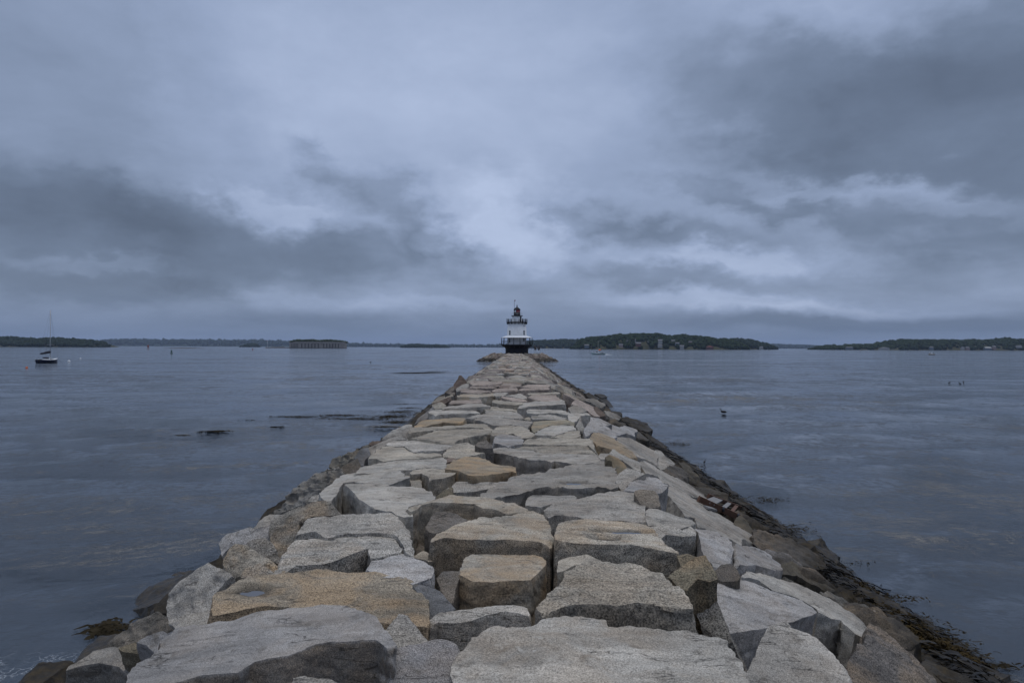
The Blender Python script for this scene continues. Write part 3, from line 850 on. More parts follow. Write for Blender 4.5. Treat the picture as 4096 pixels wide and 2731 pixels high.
S('K', '1080,1125 1220,1180 1300,1140 1480,1190 1545,1232 1480,1262 1460,1335 1330,1275 1150,1322 1040,1262 962,1152', 'R', COOL, t=.3, n=(.45, -.1, .9))
S('K', '1468,1305 1500,1250 1560,1250 1660,1340 1725,1392 1680,1412 1560,1372 1480,1345', 'R', DARK, t=.5, n=(.35, -.35, .85))
S('K', '1540,1212 1660,1280 1800,1340 1940,1430 1995,1545 1880,1485 1720,1362 1600,1262', 'R', WET, t=.72, n=(.4, -.2, .9))
S('K', '1330,1112 1480,1110 1560,1130 1690,1120 1785,1222 1700,1252 1620,1222 1480,1172', 'R', WET, t=.78, n=(.4, -.2, .9))
S('K', '945,882 1040,890 1180,960 1245,1002 1200,1042 1080,1022 980,952', 'R', GREY, t=.5, n=(.4, -.2, .9))
S('K', '1050,892 1150,900 1260,930 1265,972 1160,962', 'R', WET, t=.8, n=(.4, -.3, .85))
S('K', '1230,1002 1350,990 1440,1020 1700,1110 1600,1122 1430,1092 1260,1062', 'R', WET, t=.8, n=(.4, -.25, .85))
S('K', '1085,1042 1200,1080 1310,1100 1325,1132 1250,1142 1150,1102', 'R', DARK, t=.6, n=(.4, -.25, .85))
S('K', '875,812 940,790 1020,830 1065,882 960,872', 'R', MOSS, t=.7, n=(.4, -.25, .85))
S('K', '605,582 680,570 780,620 865,662 830,692 680,662', 'R', WET, t=.75, n=(.4, -.2, .9))
S('K', '780,592 900,590 960,610 995,642 900,662', 'R', WET, t=.9, n=(.4, -.3, .85))
S('K', '850,682 980,680 1050,740 1095,802 1060,832 960,762', 'R', WET, t=.88, n=(.4, -.25, .85))
# --- further rows of the walkway
S('H', '1250,645 1320,580 1480,560 1800,550 1840,532 1870,560 1880,600 1700,610 1400,625 1290,652', 'T', GREY)
S('H', '895,565 920,530 1060,550 1300,570 1310,592 1200,602 1000,592', 'T', BUFF, -.05)
S('H', '300,572 340,545 600,540 740,530 762,572 600,580 400,587 350,597', 'T', PINK)
S('H', '1028,502 1060,485 1250,510 1372,547 1340,562 1180,547 1080,522', 'T', PINK)
S('H', '1378,505 1450,470 1760,465 1770,490 1842,550 1800,545 1600,558 1500,535', 'T', PINK)
S('H', '440,482 560,440 700,445 920,440 922,482 780,492 600,497 440,497', 'T', BUFF, .02, st=.5)
S('H', '918,472 940,440 1060,435 1122,440 1050,482 960,492', 'T', GREY)
S('H', '1070,482 1200,465 1280,450 1340,480 1382,512 1310,522 1200,497', 'T', GREY)
S('H', '480,407 500,375 620,395 760,405 882,420 720,440 580,440 490,432', 'T', PINK)
S('H', '578,377 640,355 880,345 982,370 900,382 800,377 690,382', 'T', PINK, .04)
S('H', '903,417 950,385 1220,375 1242,390 1240,407 1040,417 930,427', 'T', PINK)
S('H', '1253,402 1300,380 1640,365 1672,385 1650,402 1480,402 1300,412', 'T', PINK)
S('H', '1380,447 1500,440 1800,430 1812,452 1500,462 1390,467', 'T', BUFF)
S('H', '598,312 640,280 860,285 1042,300 1000,322 840,332 640,337', 'T', PINK)
S('H', '958,352 980,320 1180,310 1292,330 1280,352 1160,367 1050,345', 'T', PINK)
S('H', '988,372 1010,350 1140,340 1147,362 1090,387', 'T', REDD, .05)
S('H', '1290,362 1380,330 1600,330 1692,340 1660,362 1450,372', 'T', PINK)
S('H', '378,392 390,320 440,260 460,215 490,210 540,270 562,302 520,322 440,372 400,402', 'L', REDD, t=.06, n=(-.2, -.7, .65))
S('H', '418,387 470,345 570,310 587,342 570,382 480,412 430,422', 'L', GREY, t=.04, n=(-.2, -.4, .9))
S('H', '108,582 135,555 360,462 382,490 300,500 200,547', 'L', BUFF, t=.1, n=(-.2, -.2, .95))
S('H', '92,602 200,547 340,500 352,542 300,562 250,592 130,622', 'L', REDD, t=.08, n=(-.2, -.6, .8))
S('H', '108,562 150,510 260,450 320,430 362,430 300,472 180,522', 'L', WET, t=.6, n=(-.3, -.5, .8))
S('H', '268,432 330,370 380,350 392,402 350,432 402,432 402,472 330,452', 'L', DARK, t=.2, n=(-.3, -.5, .8))
S('I', '378,62 450,30 490,30 542,62 500,92 420,107', 'L', BUFF, t=.03, n=(-.2, -.4, .9))
S('I', '163,295 220,220 310,140 390,75 402,102 340,142 330,192 300,232 200,265', 'L', COOL, t=.12, n=(-.3, -.5, .8))
S('I', '138,275 180,190 290,110 302,132 220,212 170,285', 'L', WET, t=.6, n=(-.3, -.5, .8))


def top_point(reg, x, y, dz):
    ox, oy, sc = REG[reg]
    u, v = uv(ox + x / sc, oy + y / sc)
    Y = (EYE - TOPZ - dz) / v
    return Vector((u * Y, Y, TOPZ + dz))


PUD = [('E', 2010, 1122, .03, .27, .06, 'long bright rain puddle on the big block, the upper of its two'),
       ('E', 1928, 1198, .03, .15, .06, 'short bright rain puddle on the big block, the lower of its two'),
       ('E', 1530, 612, .0, .12, .09, 'small rain puddle on the wide slab in the middle of the walkway'),
       ('A', 1600, 722, -.02, .11, .07, 'dark rain puddle in the hollow of the tan slab')]
PUDDLES = [(top_point(a, b, c, d), e, f) for a, b, c, d, e, f, g in PUD]


def set_tint(me, tint, stain):
    n = len(me.vertices)
    a = me.color_attributes.new('tint', 'FLOAT_COLOR', 'POINT')
    c = np.empty((n, 4), np.float32)
    c[:, :3] = tint
    c[:, 3] = stain
    a.data.foreach_set('color', c.ravel())


def remesh(me, voxel, smooth_it, seed, rough):
    o = bpy.data.objects.new('tmp', me)
    COL.objects.link(o)
    m = o.modifiers.new('r', 'REMESH')
    m.mode = 'SHARP'
    ext = max((max(v.co[k] for v in me.vertices) - min(v.co[k] for v in me.vertices)) for k in range(3))
    m.octree_depth = max(4, min(7, round(math.log2(ext / (.9 * voxel)))))
    m.scale = .9
    m.sharpness = 1.0
    m.use_remove_disconnected = True
    m.threshold = .3
    dg = bpy.context.evaluated_depsgraph_get()
    e = o.evaluated_get(dg)
    out = bpy.data.meshes.new_from_object(e, depsgraph=dg)
    bpy.data.objects.remove(o)
    bpy.data.meshes.remove(me)
    n = len(out.vertices)
    co = np.empty(n * 3, np.float32)
    out.vertices.foreach_get('co', co)
    co = co.reshape(-1, 3).astype(float)
    nr = np.empty(n * 3, np.float32)
    out.vertex_normals.foreach_get('vector', nr)
    nr = nr.reshape(-1, 3)
    d = 0.040 * fbm(co * 0.9 + seed * 3.1, 3, seed) + 0.026 * fbm(co * 2.6 + seed, 3, seed + 9)
    d += 0.022 * (ridged(co * (2.0, 3.2, 3.6) + seed * 1.3, 4, seed + 5) - .35)
    # broken steps left by splitting
    q = 3.2 * fbm(co * (1.0, 1.5, 1.7) + seed * 2.7, 3, seed + 31) + seed * .37
    fq = q - np.floor(q)
    d += 0.017 * (np.floor(q) + np.clip((fq - .5) * 5 + .5, 0, 1) - q)
    lay = co[:, 2] * 5.0 + 1.6 * fbm(co * 1.1 + seed * 2, 2, seed + 21)
    d += 0.005 * (np.abs((lay % 1.0) - .5) * 2 - .5) * (np.abs(nr[:, 2]) < .6)
    d += 0.012 * fbm(co * 8.0, 4, seed + 2, .6)
    d += 0.007 * fbm(co * 17.0, 2, seed + 77)
    d *= np.where(nr[:, 2] > .85, .85, 1.12)
    co += nr * (d * rough)[:, None]
    out.vertices.foreach_set('co', co.astype(np.float32).ravel())
    out.polygons.foreach_set('use_smooth', np.ones(len(out.polygons), bool))
    out.update()
    out.set_sharp_from_angle(angle=R(38))
    nr = np.empty(n * 3, np.float32)
    out.vertex_normals.foreach_get('vector', nr)
    return out, co, nr.reshape(-1, 3)


def stone_from_outline(idx, spec):
    reg, pts, kind, tint, dz, t, nrm, stain, th, rough, crust_shade = spec
    ox, oy, sc = REG[reg]
    P = [tuple(float(c) for c in q.split(',')) for q in pts.split()]
    P = [(ox + a / sc, oy + b / sc) for a, b in P]
    rnd = random.Random(idx * 13 + 5)
    U = [uv(a, b) for a, b in P]
    cu = sum(u for u, v in U) / len(U)
    cv = sum(v for u, v in U) / len(U)
    if kind == 'T':
        dz += rnd.uniform(-.09, .09) if reg in 'HI' else rnd.uniform(-.03, .03)
        if dz < 0:
            dz *= .25
        dep = EYE - (TOPZ + dz)
        if nrm is None:
            nrm = (rnd.uniform(-.05, .05), rnd.uniform(-.03, .03), 1)
        thick = th or rnd.uniform(.85, 1.1)
    elif kind == 'L':
        dep = EYE - TOPZ * (1 - t)
        thick = th or .75
        rough = rough * 1.5
        nrm = (nrm[0], nrm[1] - .32, nrm[2])
    else:
        thick = th or .75
        if t is not None and t > .4:
            tint = [c * .6 for c in tint]
            rough = rough * 2.0
        if t is None:
            # where the ray through the middle meets the right slope
            sl = TOPZ / (BASE - XR)
            Yc = (EYE - TOPZ - sl * XR) / (cv - sl * cu)
            dep = cv * Yc
        else:
            dep = EYE - TOPZ * (1 - t)
    Yc = dep / cv
    c0 = Vector((cu * Yc, Yc, EYE - cv * Yc))
    N = Vector(nrm).normalized()
    eye = Vector((0, 0, EYE))
    top = []
    for u, v in U:
        d = Vector((u, 1, -v))
        den = d.dot(N)
        if abs(den) < 1e-4:
            den = -1e-4
        k = (c0 - eye).dot(N) / den
        k = min(max(k, Yc * .72), Yc * 1.4)
        top.append(eye + d * k)
    fine = []
    for a, b in zip(top, top[1:] + top[:1]):
        L_ = (b - a).length
        m_ = max(1, min(9, int(L_ / .2)))
        sd_ = N.cross(b - a).normalized()
        am = min(.018, .08 * L_ / m_)
        for k in range(m_):
            fine.append(a.lerp(b, k / m_) + (sd_ * rnd.uniform(-am, am) if k else Vector()))
    top = fine
    cen = sum(top, Vector()) / len(top)
    grow = 0.018
    top = [p + (p - cen).normalized() * grow for p in top]
    down = (-N * .55 + Vector((0, 0, -1)) * .45).normalized() if kind != 'T' else Vector((0, 0, -1))
    cb = cen + down * thick
    flare = rnd.uniform(.2, 1.6)
    bot = []
    for k, p in enumerate(top):
        q = p + down * thick
        w_ = math.sin(k * 2.1 / max(1, len(top) / 9) + idx)
        q = cb + (q - cb) * (1.04 + .05 * w_)
        q += Vector((0, -.16 * flare, .05 * w_))
        bot.append(q)
    bm = bmesh.new()
    vt = [bm.verts.new(p) for p in top]
    vb = [bm.verts.new(p) for p in bot]
    n = len(vt)
    bm.faces.new(vt)
    bm.faces.new(vb[::-1])
    for i in range(n):
        bm.faces.new((vt[i], vb[i], vb[(i + 1) % n], vt[(i + 1) % n]))
    bmesh.ops.recalc_face_normals(bm, faces=bm.faces)
    # knock off a few arrises
    size = max((p - cen).length for p in top)
    for k in range(7):
        a = rnd.uniform(0, 2 * math.pi)
        pn = Vector((math.cos(a), math.sin(a), rnd.uniform(-.3, .35) if k < 4 else rnd.uniform(.7, 2.0))).normalized()
        mx = max(v.co.dot(pn) for v in bm.verts)
        cut = mx - (rnd.uniform(.02, .10) if k < 4 else rnd.uniform(.006, .035)) * min(size, 1.2)
        r = bmesh.ops.bisect_plane(bm, geom=bm.verts[:] + bm.edges[:] + bm.faces[:], plane_co=pn * cut, plane_no=pn, clear_outer=True)
        ed = [e for e in r['geom_cut'] if isinstance(e, bmesh.types.BMEdge)]
        if ed:
            bmesh.ops.holes_fill(bm, edges=[e for e in bm.edges if e.is_boundary], sides=0)
    bmesh.ops.triangulate(bm, faces=bm.faces)
    me = bpy.data.meshes.new('stone')
    bm.to_mesh(me)
    bm.free()
    # work in the breakwater's frame so that the origin stays near the stone
    voxel = max(0.013, min(Yc * 0.0031, .030 + Yc * .0006), size * 0.011)
    far = Yc > 25
    out, wco, wnr = remesh(me, voxel, 1, idx, rough * min(1.0, .35 + size * .55))
    if len(out.vertices) == 0:
        return None
    kb = rnd.uniform(.80, 1.12)
    set_tint(out, [c * kb for c in tint], stain)
    if crust_shade:
        # weathered crust plus painted shade on faces towards the viewer, with a ragged edge
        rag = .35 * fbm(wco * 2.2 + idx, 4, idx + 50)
        k = np.clip((-wnr[:, 1] * .9 - wnr[:, 2] * .55 - .12 + rag) * 4, 0, 1) * crust_shade
        ca = out.attributes.new('crust_shade', 'FLOAT', 'POINT')
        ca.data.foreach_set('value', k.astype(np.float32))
    soak = None
    for (pc, rx, ry) in PUDDLES:
        # hollows that hold rain water
        if kind == 'T' and abs(pc.y - cen.y) < 2 and abs(pc.x - cen.x) < 2.5:
            dd = np.sqrt(((wco[:, 0] - pc.x) / rx) ** 2 + ((wco[:, 1] - pc.y) / ry) ** 2) + 1.3 * fbm(wco * 4, 3, 8)
            old = soak if soak is not None else np.zeros(len(wco))
            soak = np.maximum(old, np.clip((2.5 - dd) / 1.3, 0, 1) * (wnr[:, 2] > .2))
            sel = (dd < 2.4) & (wnr[:, 2] > .25) & (wco[:, 2] > pc.z - .4)
            k = np.clip((2.4 - dd[sel]) / 1.2, 0, 1)
            k = k * k * (3 - 2 * k)
            wco[sel, 2] = wco[sel, 2] * (1 - k) + (pc.z - .015 + .014 * np.clip(dd[sel] - .5, 0, 2)) * k
    if soak is not None:
        sa_ = out.attributes.new('soaked', 'FLOAT', 'POINT')
        sa_.data.foreach_set('value', soak.astype(np.float32))
    co = (wco - np.array(cen)).astype(np.float32)
    out.vertices.foreach_set('co', co.ravel())
    out.name = 'stone'
    o = link('stone', out, GRAN, breakwater)
    o.location = BW_INV @ cen
    return o


NST = 0
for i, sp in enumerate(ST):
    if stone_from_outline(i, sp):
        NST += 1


def block_mesh(w, d, h, rnd, sides=None, chamfer=.12, lump=.06):
    """a cheap quarried block: irregular outline, chamfered top; origin at the top centre"""
    n = sides or rnd.choice((5, 6, 6, 7))
    ph = rnd.uniform(0, 6.28)
    ring = []
    for k in range(n):
        a = ph + 2 * math.pi * (k + rnd.uniform(-.22, .22)) / n
        ca, sa = math.cos(a), math.sin(a)
        e = (abs(ca) ** 4 + abs(sa) ** 4) ** -.25
        ring.append((ca * e * w / 2 * rnd.uniform(.9, 1.04), sa * e * d / 2 * rnd.uniform(.9, 1.04)))
    v, f = [], []
    cz = rnd.uniform(-lump, lump)
    c1 = chamfer * min(w, d)
    for (x, y) in ring:
        L = math.hypot(x, y)
        k = max(.4, 1 - c1 / L)
        v.append((x * k, y * k, rnd.uniform(-lump, lump)))
    for (x, y) in ring:
        v.append((x, y, -c1 * rnd.uniform(.5, 1.0)))
    for (x, y) in ring:
        v.append((x * 1.02 + rnd.uniform(-.05, .05), y * 1.02 + rnd.uniform(-.05, .05), -h))
    v.append((0, 0, cz))
    for k in range(n):
        k2 = (k + 1) % n
        f.append((3 * n, k, k2))
        f += [(k, n + k, n + k2), (k, n + k2, k2)]
        f += [(n + k, 2 * n + k, 2 * n + k2), (n + k, 2 * n + k2, n + k2)]
    return v, f


class Heap:
    """joined small stones with a colour for each"""
    def __init__(self):
        self.v, self.f, self.c = [], [], []

    def add(self, v, f, M, tint, stain):
        k = len(self.v)
        self.v += [tuple(M @ Vector(p)) for p in v]
        self.f += [tuple(i + k for i in q) for q in f]
        self.c += [(*tint, stain)] * len(v)

    def build(self, name, parent):
        me = bpy.data.meshes.new(name)
        me.from_pydata(self.v, [], self.f)
        a = me.color_attributes.new('tint', 'FLOAT_COLOR', 'POINT')
        a.data.foreach_set('color', np.array(self.c, np.float32).ravel())
        me.update()
        o = link(name, me, GRAN, parent)
        if parent is not None:
            o.matrix_parent_inverse = BW_INV
        o['kind'] = 'stuff'
        return o


cand = []      # (apparent size, verts, faces, matrix, tint, stain)
rb = random.Random(3)
PAL = [GREY, LIGHT, BUFF, BUFF, PINK, COOL, GREY, LIGHT, (.25, .22, .18), (.23, .21, .195)]
FARPAL = [BUFF, PINK, BUFF, LIGHT, (.31, .265, .23), (.29, .26, .215), (.25, .215, .19), (.20, .17, .15), GREY]


def shade(c, a, b):
    k = rb.uniform(a, b)
    return [q * k for q in c]


def put(x, y, z, v, f, n, rz, tint, stain, size):
    N = Vector(n).normalized()
    M = Matrix.Translation((x, y, z)) @ Vector((0, 0, 1)).rotation_difference(N).to_matrix().to_4x4() @ Matrix.Rotation(rz, 4, 'Z')
    cand.append((size / y, v, f, M, tint, stain))


# walkway beyond the traced stones
y = 43.5
while y < 229:
    dep = rb.uniform(.8, 1.7) * (1 + y / 400)
    x = XL - .15 + rb.uniform(-.25, .2)
    while x < XR + .1:
        wd = rb.uniform(.9, 2.5)
        if x + wd > XR - .4:
            wd = max(.7, XR + .25 - x)
        v, f = block_mesh(wd * .98, dep * rb.uniform(.9, 1.08), .9, rb, chamfer=.09)
        tint = shade(rb.choice(FARPAL), .85, 1.12)
        put(x + wd / 2, y + dep / 2 + rb.uniform(-.2, .2), TOPZ + rb.uniform(-.13, .10), v, f,
            (rb.uniform(-.09, .09), rb.uniform(-.10, .06), 1), rb.uniform(-.12, .12), tint, rb.choice((0, .1, .5)), wd)
        x += wd
    y += dep
# slopes
SLN_L = Vector((-TOPZ, 0, (BASE + XL))).normalized()
SLN_R = Vector((TOPZ, 0, BASE - XR)).normalized()
for side in (-1, 1):
    y = 6.0
    while y < 228:
        step = rb.uniform(1.0, 1.7)
        nt = 3 if side < 0 else 4
        for k in range(nt + 1):
            t = (k + .35 + rb.uniform(-.25, .25)) / nt
            if y < 45 and t < .55:
                drop = .75          # lies under the traced stones
            elif y < 45:
                drop = .16
            else:
                drop = 0
            if t > 1.22:
                continue
            xe, xb = (XL, -BASE) if side < 0 else (XR, BASE)
            x = xe + (xb - xe) * t
            z = TOPZ * (1 - t) - drop + rb.uniform(-.15, .15)
            sz = rb.uniform(1.1, 2.0)
            v, f = block_mesh(sz, sz * rb.uniform(.7, 1.2), .9, rb, chamfer=.16, lump=.14)
            nn = (SLN_L if side < 0 else SLN_R) + Vector((rb.uniform(-.3, .3), rb.uniform(-.35, .2), rb.uniform(-.1, .2)))
            tint = shade(rb.choice(FARPAL if y > 45 else PAL), .8, 1.1) if drop < .5 else DARK  # sunken stones tinted dark to paint the deep shade of the gaps
            put(x, y + rb.uniform(-.5, .5), z, v, f, nn, rb.uniform(0, 3), tint, rb.choice((0, .1, .4)), sz if drop < .3 else sz * .3)
        y += step
for k in range(110):
    y = 8 * (110 / 8) ** rb.random()
    t = rb.uniform(.58, 1.0)
    sz = rb.uniform(.55, 1.35)
    v, f = block_mesh(sz, sz * rb.uniform(.6, 1.1), .7, rb, chamfer=.2, lump=.14)
    nn = SLN_R + Vector((rb.uniform(-.5, .5), rb.uniform(-.6, .4), 0))
    put(XR + (BASE - XR) * t, y, TOPZ * (1 - t) + rb.uniform(-.05, .2), v, f, nn, rb.uniform(0, 3), shade((.075, .062, .048), .6, 1.3), .3, sz)
# rubble showing in the gaps of the near walkway
for k in range(260):
    x, y = rb.uniform(XL, XR), rb.uniform(4.2, 44)
    sz = rb.uniform(.35, .8)
    v, f = block_mesh(sz, sz, .5, rb, chamfer=.2, lump=.1)
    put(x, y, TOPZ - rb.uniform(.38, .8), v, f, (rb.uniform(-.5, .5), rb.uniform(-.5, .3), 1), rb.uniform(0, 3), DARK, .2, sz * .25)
# the rounded head of the breakwater round the lighthouse
HX, HY, HRX, HRY = 0.5, 239.0, 14.3, 12.0
for k in range(330):
    a = rb.uniform(math.pi * .95, math.pi * 2.05) if k < 250 else rb.uniform(0, 6.28)
    t = rb.uniform(0, 1.12)
    rx, ry = HRX * (.62 + .38 * t), HRY * (.62 + .38 * t)
    x, y = HX + rx * math.cos(a), HY + ry * math.sin(a)
    z = (TOPZ - .05) * (1 - t) + rb.uniform(-.2, .2)
    sz = rb.uniform(1.2, 2.3)
    v, f = block_mesh(sz, sz * rb.uniform(.7, 1.1), 1.2, rb, chamfer=.2, lump=.2)
    nn = (math.cos(a) * .6 + rb.uniform(-.4, .4), math.sin(a) * .6 + rb.uniform(-.4, .4), 1)
    put(x, y, z, v, f, nn, rb.uniform(0, 3), shade(rb.choice([PINK, (.28, .23, .195), BUFF, (.22, .175, .15)]), .7, 1.05), .2, sz)
for k in range(120):
    a, rr = rb.uniform(0, 6.28), math.sqrt(rb.random())
    x, y = HX + HRX * .64 * rr * math.cos(a), HY + HRY * .64 * rr * math.sin(a)
    sz = rb.uniform(1.2, 2.2)
    v, f = block_mesh(sz, sz, .9, rb)
    put(x, y, TOPZ + rb.uniform(-.25, .0), v, f, (rb.uniform(-.15, .15), rb.uniform(-.15, .15), 1), rb.uniform(0, 3), rb.choice(FARPAL), .1, sz)

cand.sort(key=lambda c: -c[0])
room = max(0, 298 - NST)
for (s_, v, f, M, tint, stain) in cand[:room]:
    me = bpy.data.meshes.new('stone')
    if M.translation.y < 46:
        n_ = (len(v) - 1) // 3
        me.from_pydata([M @ Vector(q) for q in v], [], f + [tuple(range(2 * n_, 3 * n_))[::-1]])
        me, wco, wnr = remesh(me, .032 + M.translation.y * .0008, 1, int(s_ * 1e5) % 9973, 1.2)
        me.vertices.foreach_set('co', (wco - np.array(M.translation)).astype(np.float32).ravel())
        me.update()
        me.name = 'stone'
        M = Matrix.Translation(M.translation)
    else:
        me.from_pydata(v, [], f)
    set_tint(me, tint, stain)
    o = link('stone', me, GRAN, breakwater)
    o.matrix_local = BW_INV @ M
heap = Heap()
for (s_, v, f, M, tint, stain) in cand[room:]:
    heap.add(v, f, M, tint, stain)
heap.build('distant_stones', breakwater)


def build_core():
    ys = np.arange(-6, 250, .5)
    prof = [(-8.6, -1.0), (-7.0, -.45), (-5.2, .75), (XL - .1, TOPZ - .95), (-.5, TOPZ - .9), (XR + .1, TOPZ - .95), (4.5, .65), (7.0, -.5), (8.6, -1.0)]
    xs = []
    for (a, b) in zip(prof[:-1], prof[1:]):
        for k in range(6):
            t = k / 6
            xs.append((a[0] + (b[0] - a[0]) * t, a[1] + (b[1] - a[1]) * t))
    xs.append(prof[-1])
    G = np.array([[(x, y, z) for (x, z) in xs] for y in ys])
    P = G.reshape(-1, 3).copy()
    P[:, 2] += .25 * fbm(P * .9, 3, 44)
    n, m = len(ys), len(xs)
    i, j = np.meshgrid(np.arange(n - 1), np.arange(m - 1), indexing='ij')
    Q = np.stack([i * m + j, i * m + j + 1, (i + 1) * m + j + 1, (i + 1) * m + j], -1).reshape(-1, 4)
    me = mesh_np('rubble_core', P, Q)
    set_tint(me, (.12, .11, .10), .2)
    o = link('rubble_core', me, GRAN, breakwater)
    o.matrix_parent_inverse = BW_INV
    o['kind'] = 'stuff'
    # mound under the head
    mb = MB()
    mb.lathe([(0.05, TOPZ - .35), (.62, TOPZ - .4), (1.05, -.6), (1.2, -1.2)], 40, cap=False)
    o = mb.build('head_core', GRAN, breakwater)
    me = o.data
    c = np.empty(len(me.vertices) * 3, np.float32)
    me.vertices.foreach_get('co', c)
    c = c.reshape(-1, 3) * (HRX, HRY, 1) + (HX, HY, 0)
    me.vertices.foreach_set('co', c.astype(np.float32).ravel())
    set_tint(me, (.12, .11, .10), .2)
    o.matrix_parent_inverse = BW_INV
    o['kind'] = 'stuff'


build_core()


# ------------------------------------------------------------------ lighthouse
LHY = 236.0
LB = TOPZ - .1
K = LHY / F / 4.704
LX = at(1840 + 1070 / 4.704, 1400, LHY).x


def zz(v):           # height in the lighthouse's own frame from a row of the enlarged view
    return (1198 - v) * K


def build_lighthouse():
    lh = empty('lighthouse', (LX, LHY, LB))
    tag(lh, 'white cast iron lighthouse with black base and lantern at the end of the breakwater', 'lighthouse')
    ca = MB().lathe([(3.95, -.6), (3.92, zz(1150)), (3.98, zz(1095)), (4.25, zz(1075)), (4.85, zz(1052)), (5.35, zz(1040)), (5.35, zz(1033)), (.2, zz(1032))], 48).build('caisson', MAT['black'], lh)
    for k in range(16):
        a = (k + .5) * math.pi / 8
        m = MB()
        c, s = math.cos(a), math.sin(a)
        m.tube([(4.0 * c, 4.0 * s, zz(1085)), (5.3 * c, 5.3 * s, zz(1044))], .06)
        m.build('bracket', MAT['rail'], ca)
    MB().lathe([(3.2, zz(1033) + .004), (5.58, zz(1033) + .004), (5.58, zz(1022)), (3.2, zz(1022))], 48, cap=False).build('gallery_deck', MAT['black'], lh)
    # tower
    tw = MB().lathe([(3.30, zz(1022)), (3.28, zz(900)), (3.40, zz(860)), (3.16, zz(615)), (.2, zz(614))], 48, cap=False).build('tower', MAT['white'], lh)
    rf = MB().lathe([(3.45, zz(858)), (4.6, zz(874)), (5.36, zz(893)), (5.36, zz(898)), (4.6, zz(881)), (3.3, zz(866))], 48, cap=False).build('gallery_roof', MAT['roofwhite'], lh)
    for k in range(16):
        a = (k + .5) * math.pi / 8
        c, s = math.cos(a), math.sin(a)
        MB().tube([(5.42 * c, 5.42 * s, zz(1030)), (5.34 * c, 5.34 * s, zz(895))], .12).build('gallery_post', MAT['rail'], lh)
    for v, r_ in ((962, .065), (984, .05), (1006, .05)):
        pts = [(5.42 * math.cos(k * math.pi / 24), 5.42 * math.sin(k * math.pi / 24), zz(v)) for k in range(49)]
        MB().tube(pts, r_, 5).build('gallery_rail', MAT['rail'], lh)

    def window(x, v0, v1, w, tower_r, mat='pane'):
        a = math.asin(max(-1, min(1, (x - 1070) * K / tower_r)))
        M = Matrix.Rotation(a, 3, 'Z')
        zc, h = (zz(v0) + zz(v1)) / 2, abs(zz(v0) - zz(v1))
        p = M @ Vector((0, -tower_r, 0))
        f = MB()
        f.box((p.x, p.y, zc), (w * K + .14, .14, h + .14), M=M)
        fo = f.build('window', MAT['white'], lh)
        q = M @ Vector((0, -tower_r - .06, 0))
        MB().box((q.x, q.y, zc), (w * K, .06, h), M=M).build('pane', MAT[mat], fo)
        MB().box((M @ Vector((0, -tower_r - .085, 0))).to_tuple()[:2] + (zc,), (w * K, .05, .06), M=M).build('glazing_bar', MAT['white'], fo)

    window(940, 762, 845, 34, 3.30)
    window(1200, 762, 845, 34, 3.30)
    window(937, 905, 985, 34, 3.29)
    window(1197, 905, 962, 34, 3.29)
    window(1199, 662, 688, 18, 3.18)
    # service gallery
    MB().lathe([(1.6, zz(612)), (3.65, zz(612)), (3.65, zz(600)), (1.6, zz(600))], 48, cap=False).build('upper_deck', MAT['black'], lh)
    for k in range(16):
        a = (k + .5) * math.pi / 8
        c, s = math.cos(a), math.sin(a)
        M = Matrix.Rotation(a, 3, 'Z')
        MB().box((3.38 * c, 3.38 * s, zz(626)), (.42, .12, zz(612) - zz(640)), M=M).build('deck_bracket', MAT['black'], lh)
        MB().tube([(3.58 * c, 3.58 * s, zz(603)), (3.58 * c, 3.58 * s, zz(540))], .08).build('upper_post', MAT['rail'], lh)
    for v in (545, 565, 585):
        pts = [(3.58 * math.cos(k * math.pi / 24), 3.58 * math.sin(k * math.pi / 24), zz(v)) for k in range(49)]
        MB().tube(pts, .025, 5).build('upper_rail', MAT['rail'], lh)
    for k in range(96):
        a = k * 2 * math.pi / 96
        c, s = math.cos(a), math.sin(a)
        if k % 2 == 0:
            MB().tube([(3.58 * c, 3.58 * s, zz(603)), (3.58 * c, 3.58 * s, zz(546))], .024, 4).build('baluster', MAT['rail'], lh)
    # watch room
    MB().lathe([(1.74, zz(602)), (1.70, zz(487)), (.2, zz(486))], 40, cap=False).build('watch_room', MAT['white'], lh)
    a = math.asin((1138 - 1070) * K / 1.72)
    M = Matrix.Rotation(a, 3, 'Z')
    p = M @ Vector((0, -1.72, 0))
    d = MB().box((p.x, p.y, (zz(600) + zz(496)) / 2), (.55, .1, zz(496) - zz(600)), M=M).build('door', MAT['black'], lh)
    MB().box((p.x + .18, p.y - .07, zz(552)), (.05, .06, .12), M=M).build('handle', MAT['steel'], d)
    MB().box((1.95, -1.0, zz(570)), (.32, .32, zz(532) - zz(603))).build('equipment_cabinet', MAT['black'], lh)
    fh = MB()
    pts = [(2.35 + .28 * math.sin(t), -1.2, zz(570) + .38 * math.cos(t)) for t in [k * math.pi / 8 for k in range(17)]]
    fh.tube(pts, .04, 5).build('hoop', MAT['steel'], lh)
    # lantern
    MB().lathe([(1.0, zz(488)), (2.02, zz(488)), (2.02, zz(480)), (1.0, zz(480))], 40, cap=False).build('lantern_deck', MAT['black'], lh)
    for k in range(8):
        a = k * math.pi / 4
        c, s = math.cos(a), math.sin(a)
        MB().tube([(1.97 * c, 1.97 * s, zz(483)), (1.97 * c, 1.97 * s, zz(421))], .022, 5).build('lantern_post', MAT['steel'], lh)
    for v in (422, 450):
        pts = [(1.97 * math.cos(k * math.pi / 20), 1.97 * math.sin(k * math.pi / 20), zz(v)) for k in range(41)]
        MB().tube(pts, .02, 5).build('lantern_rail', MAT['steel'], lh)
    MB().lathe([(1.14, zz(482)), (1.12, zz(420)), (.2, zz(419))], 32, cap=False).build('lantern_base', MAT['black'], lh)
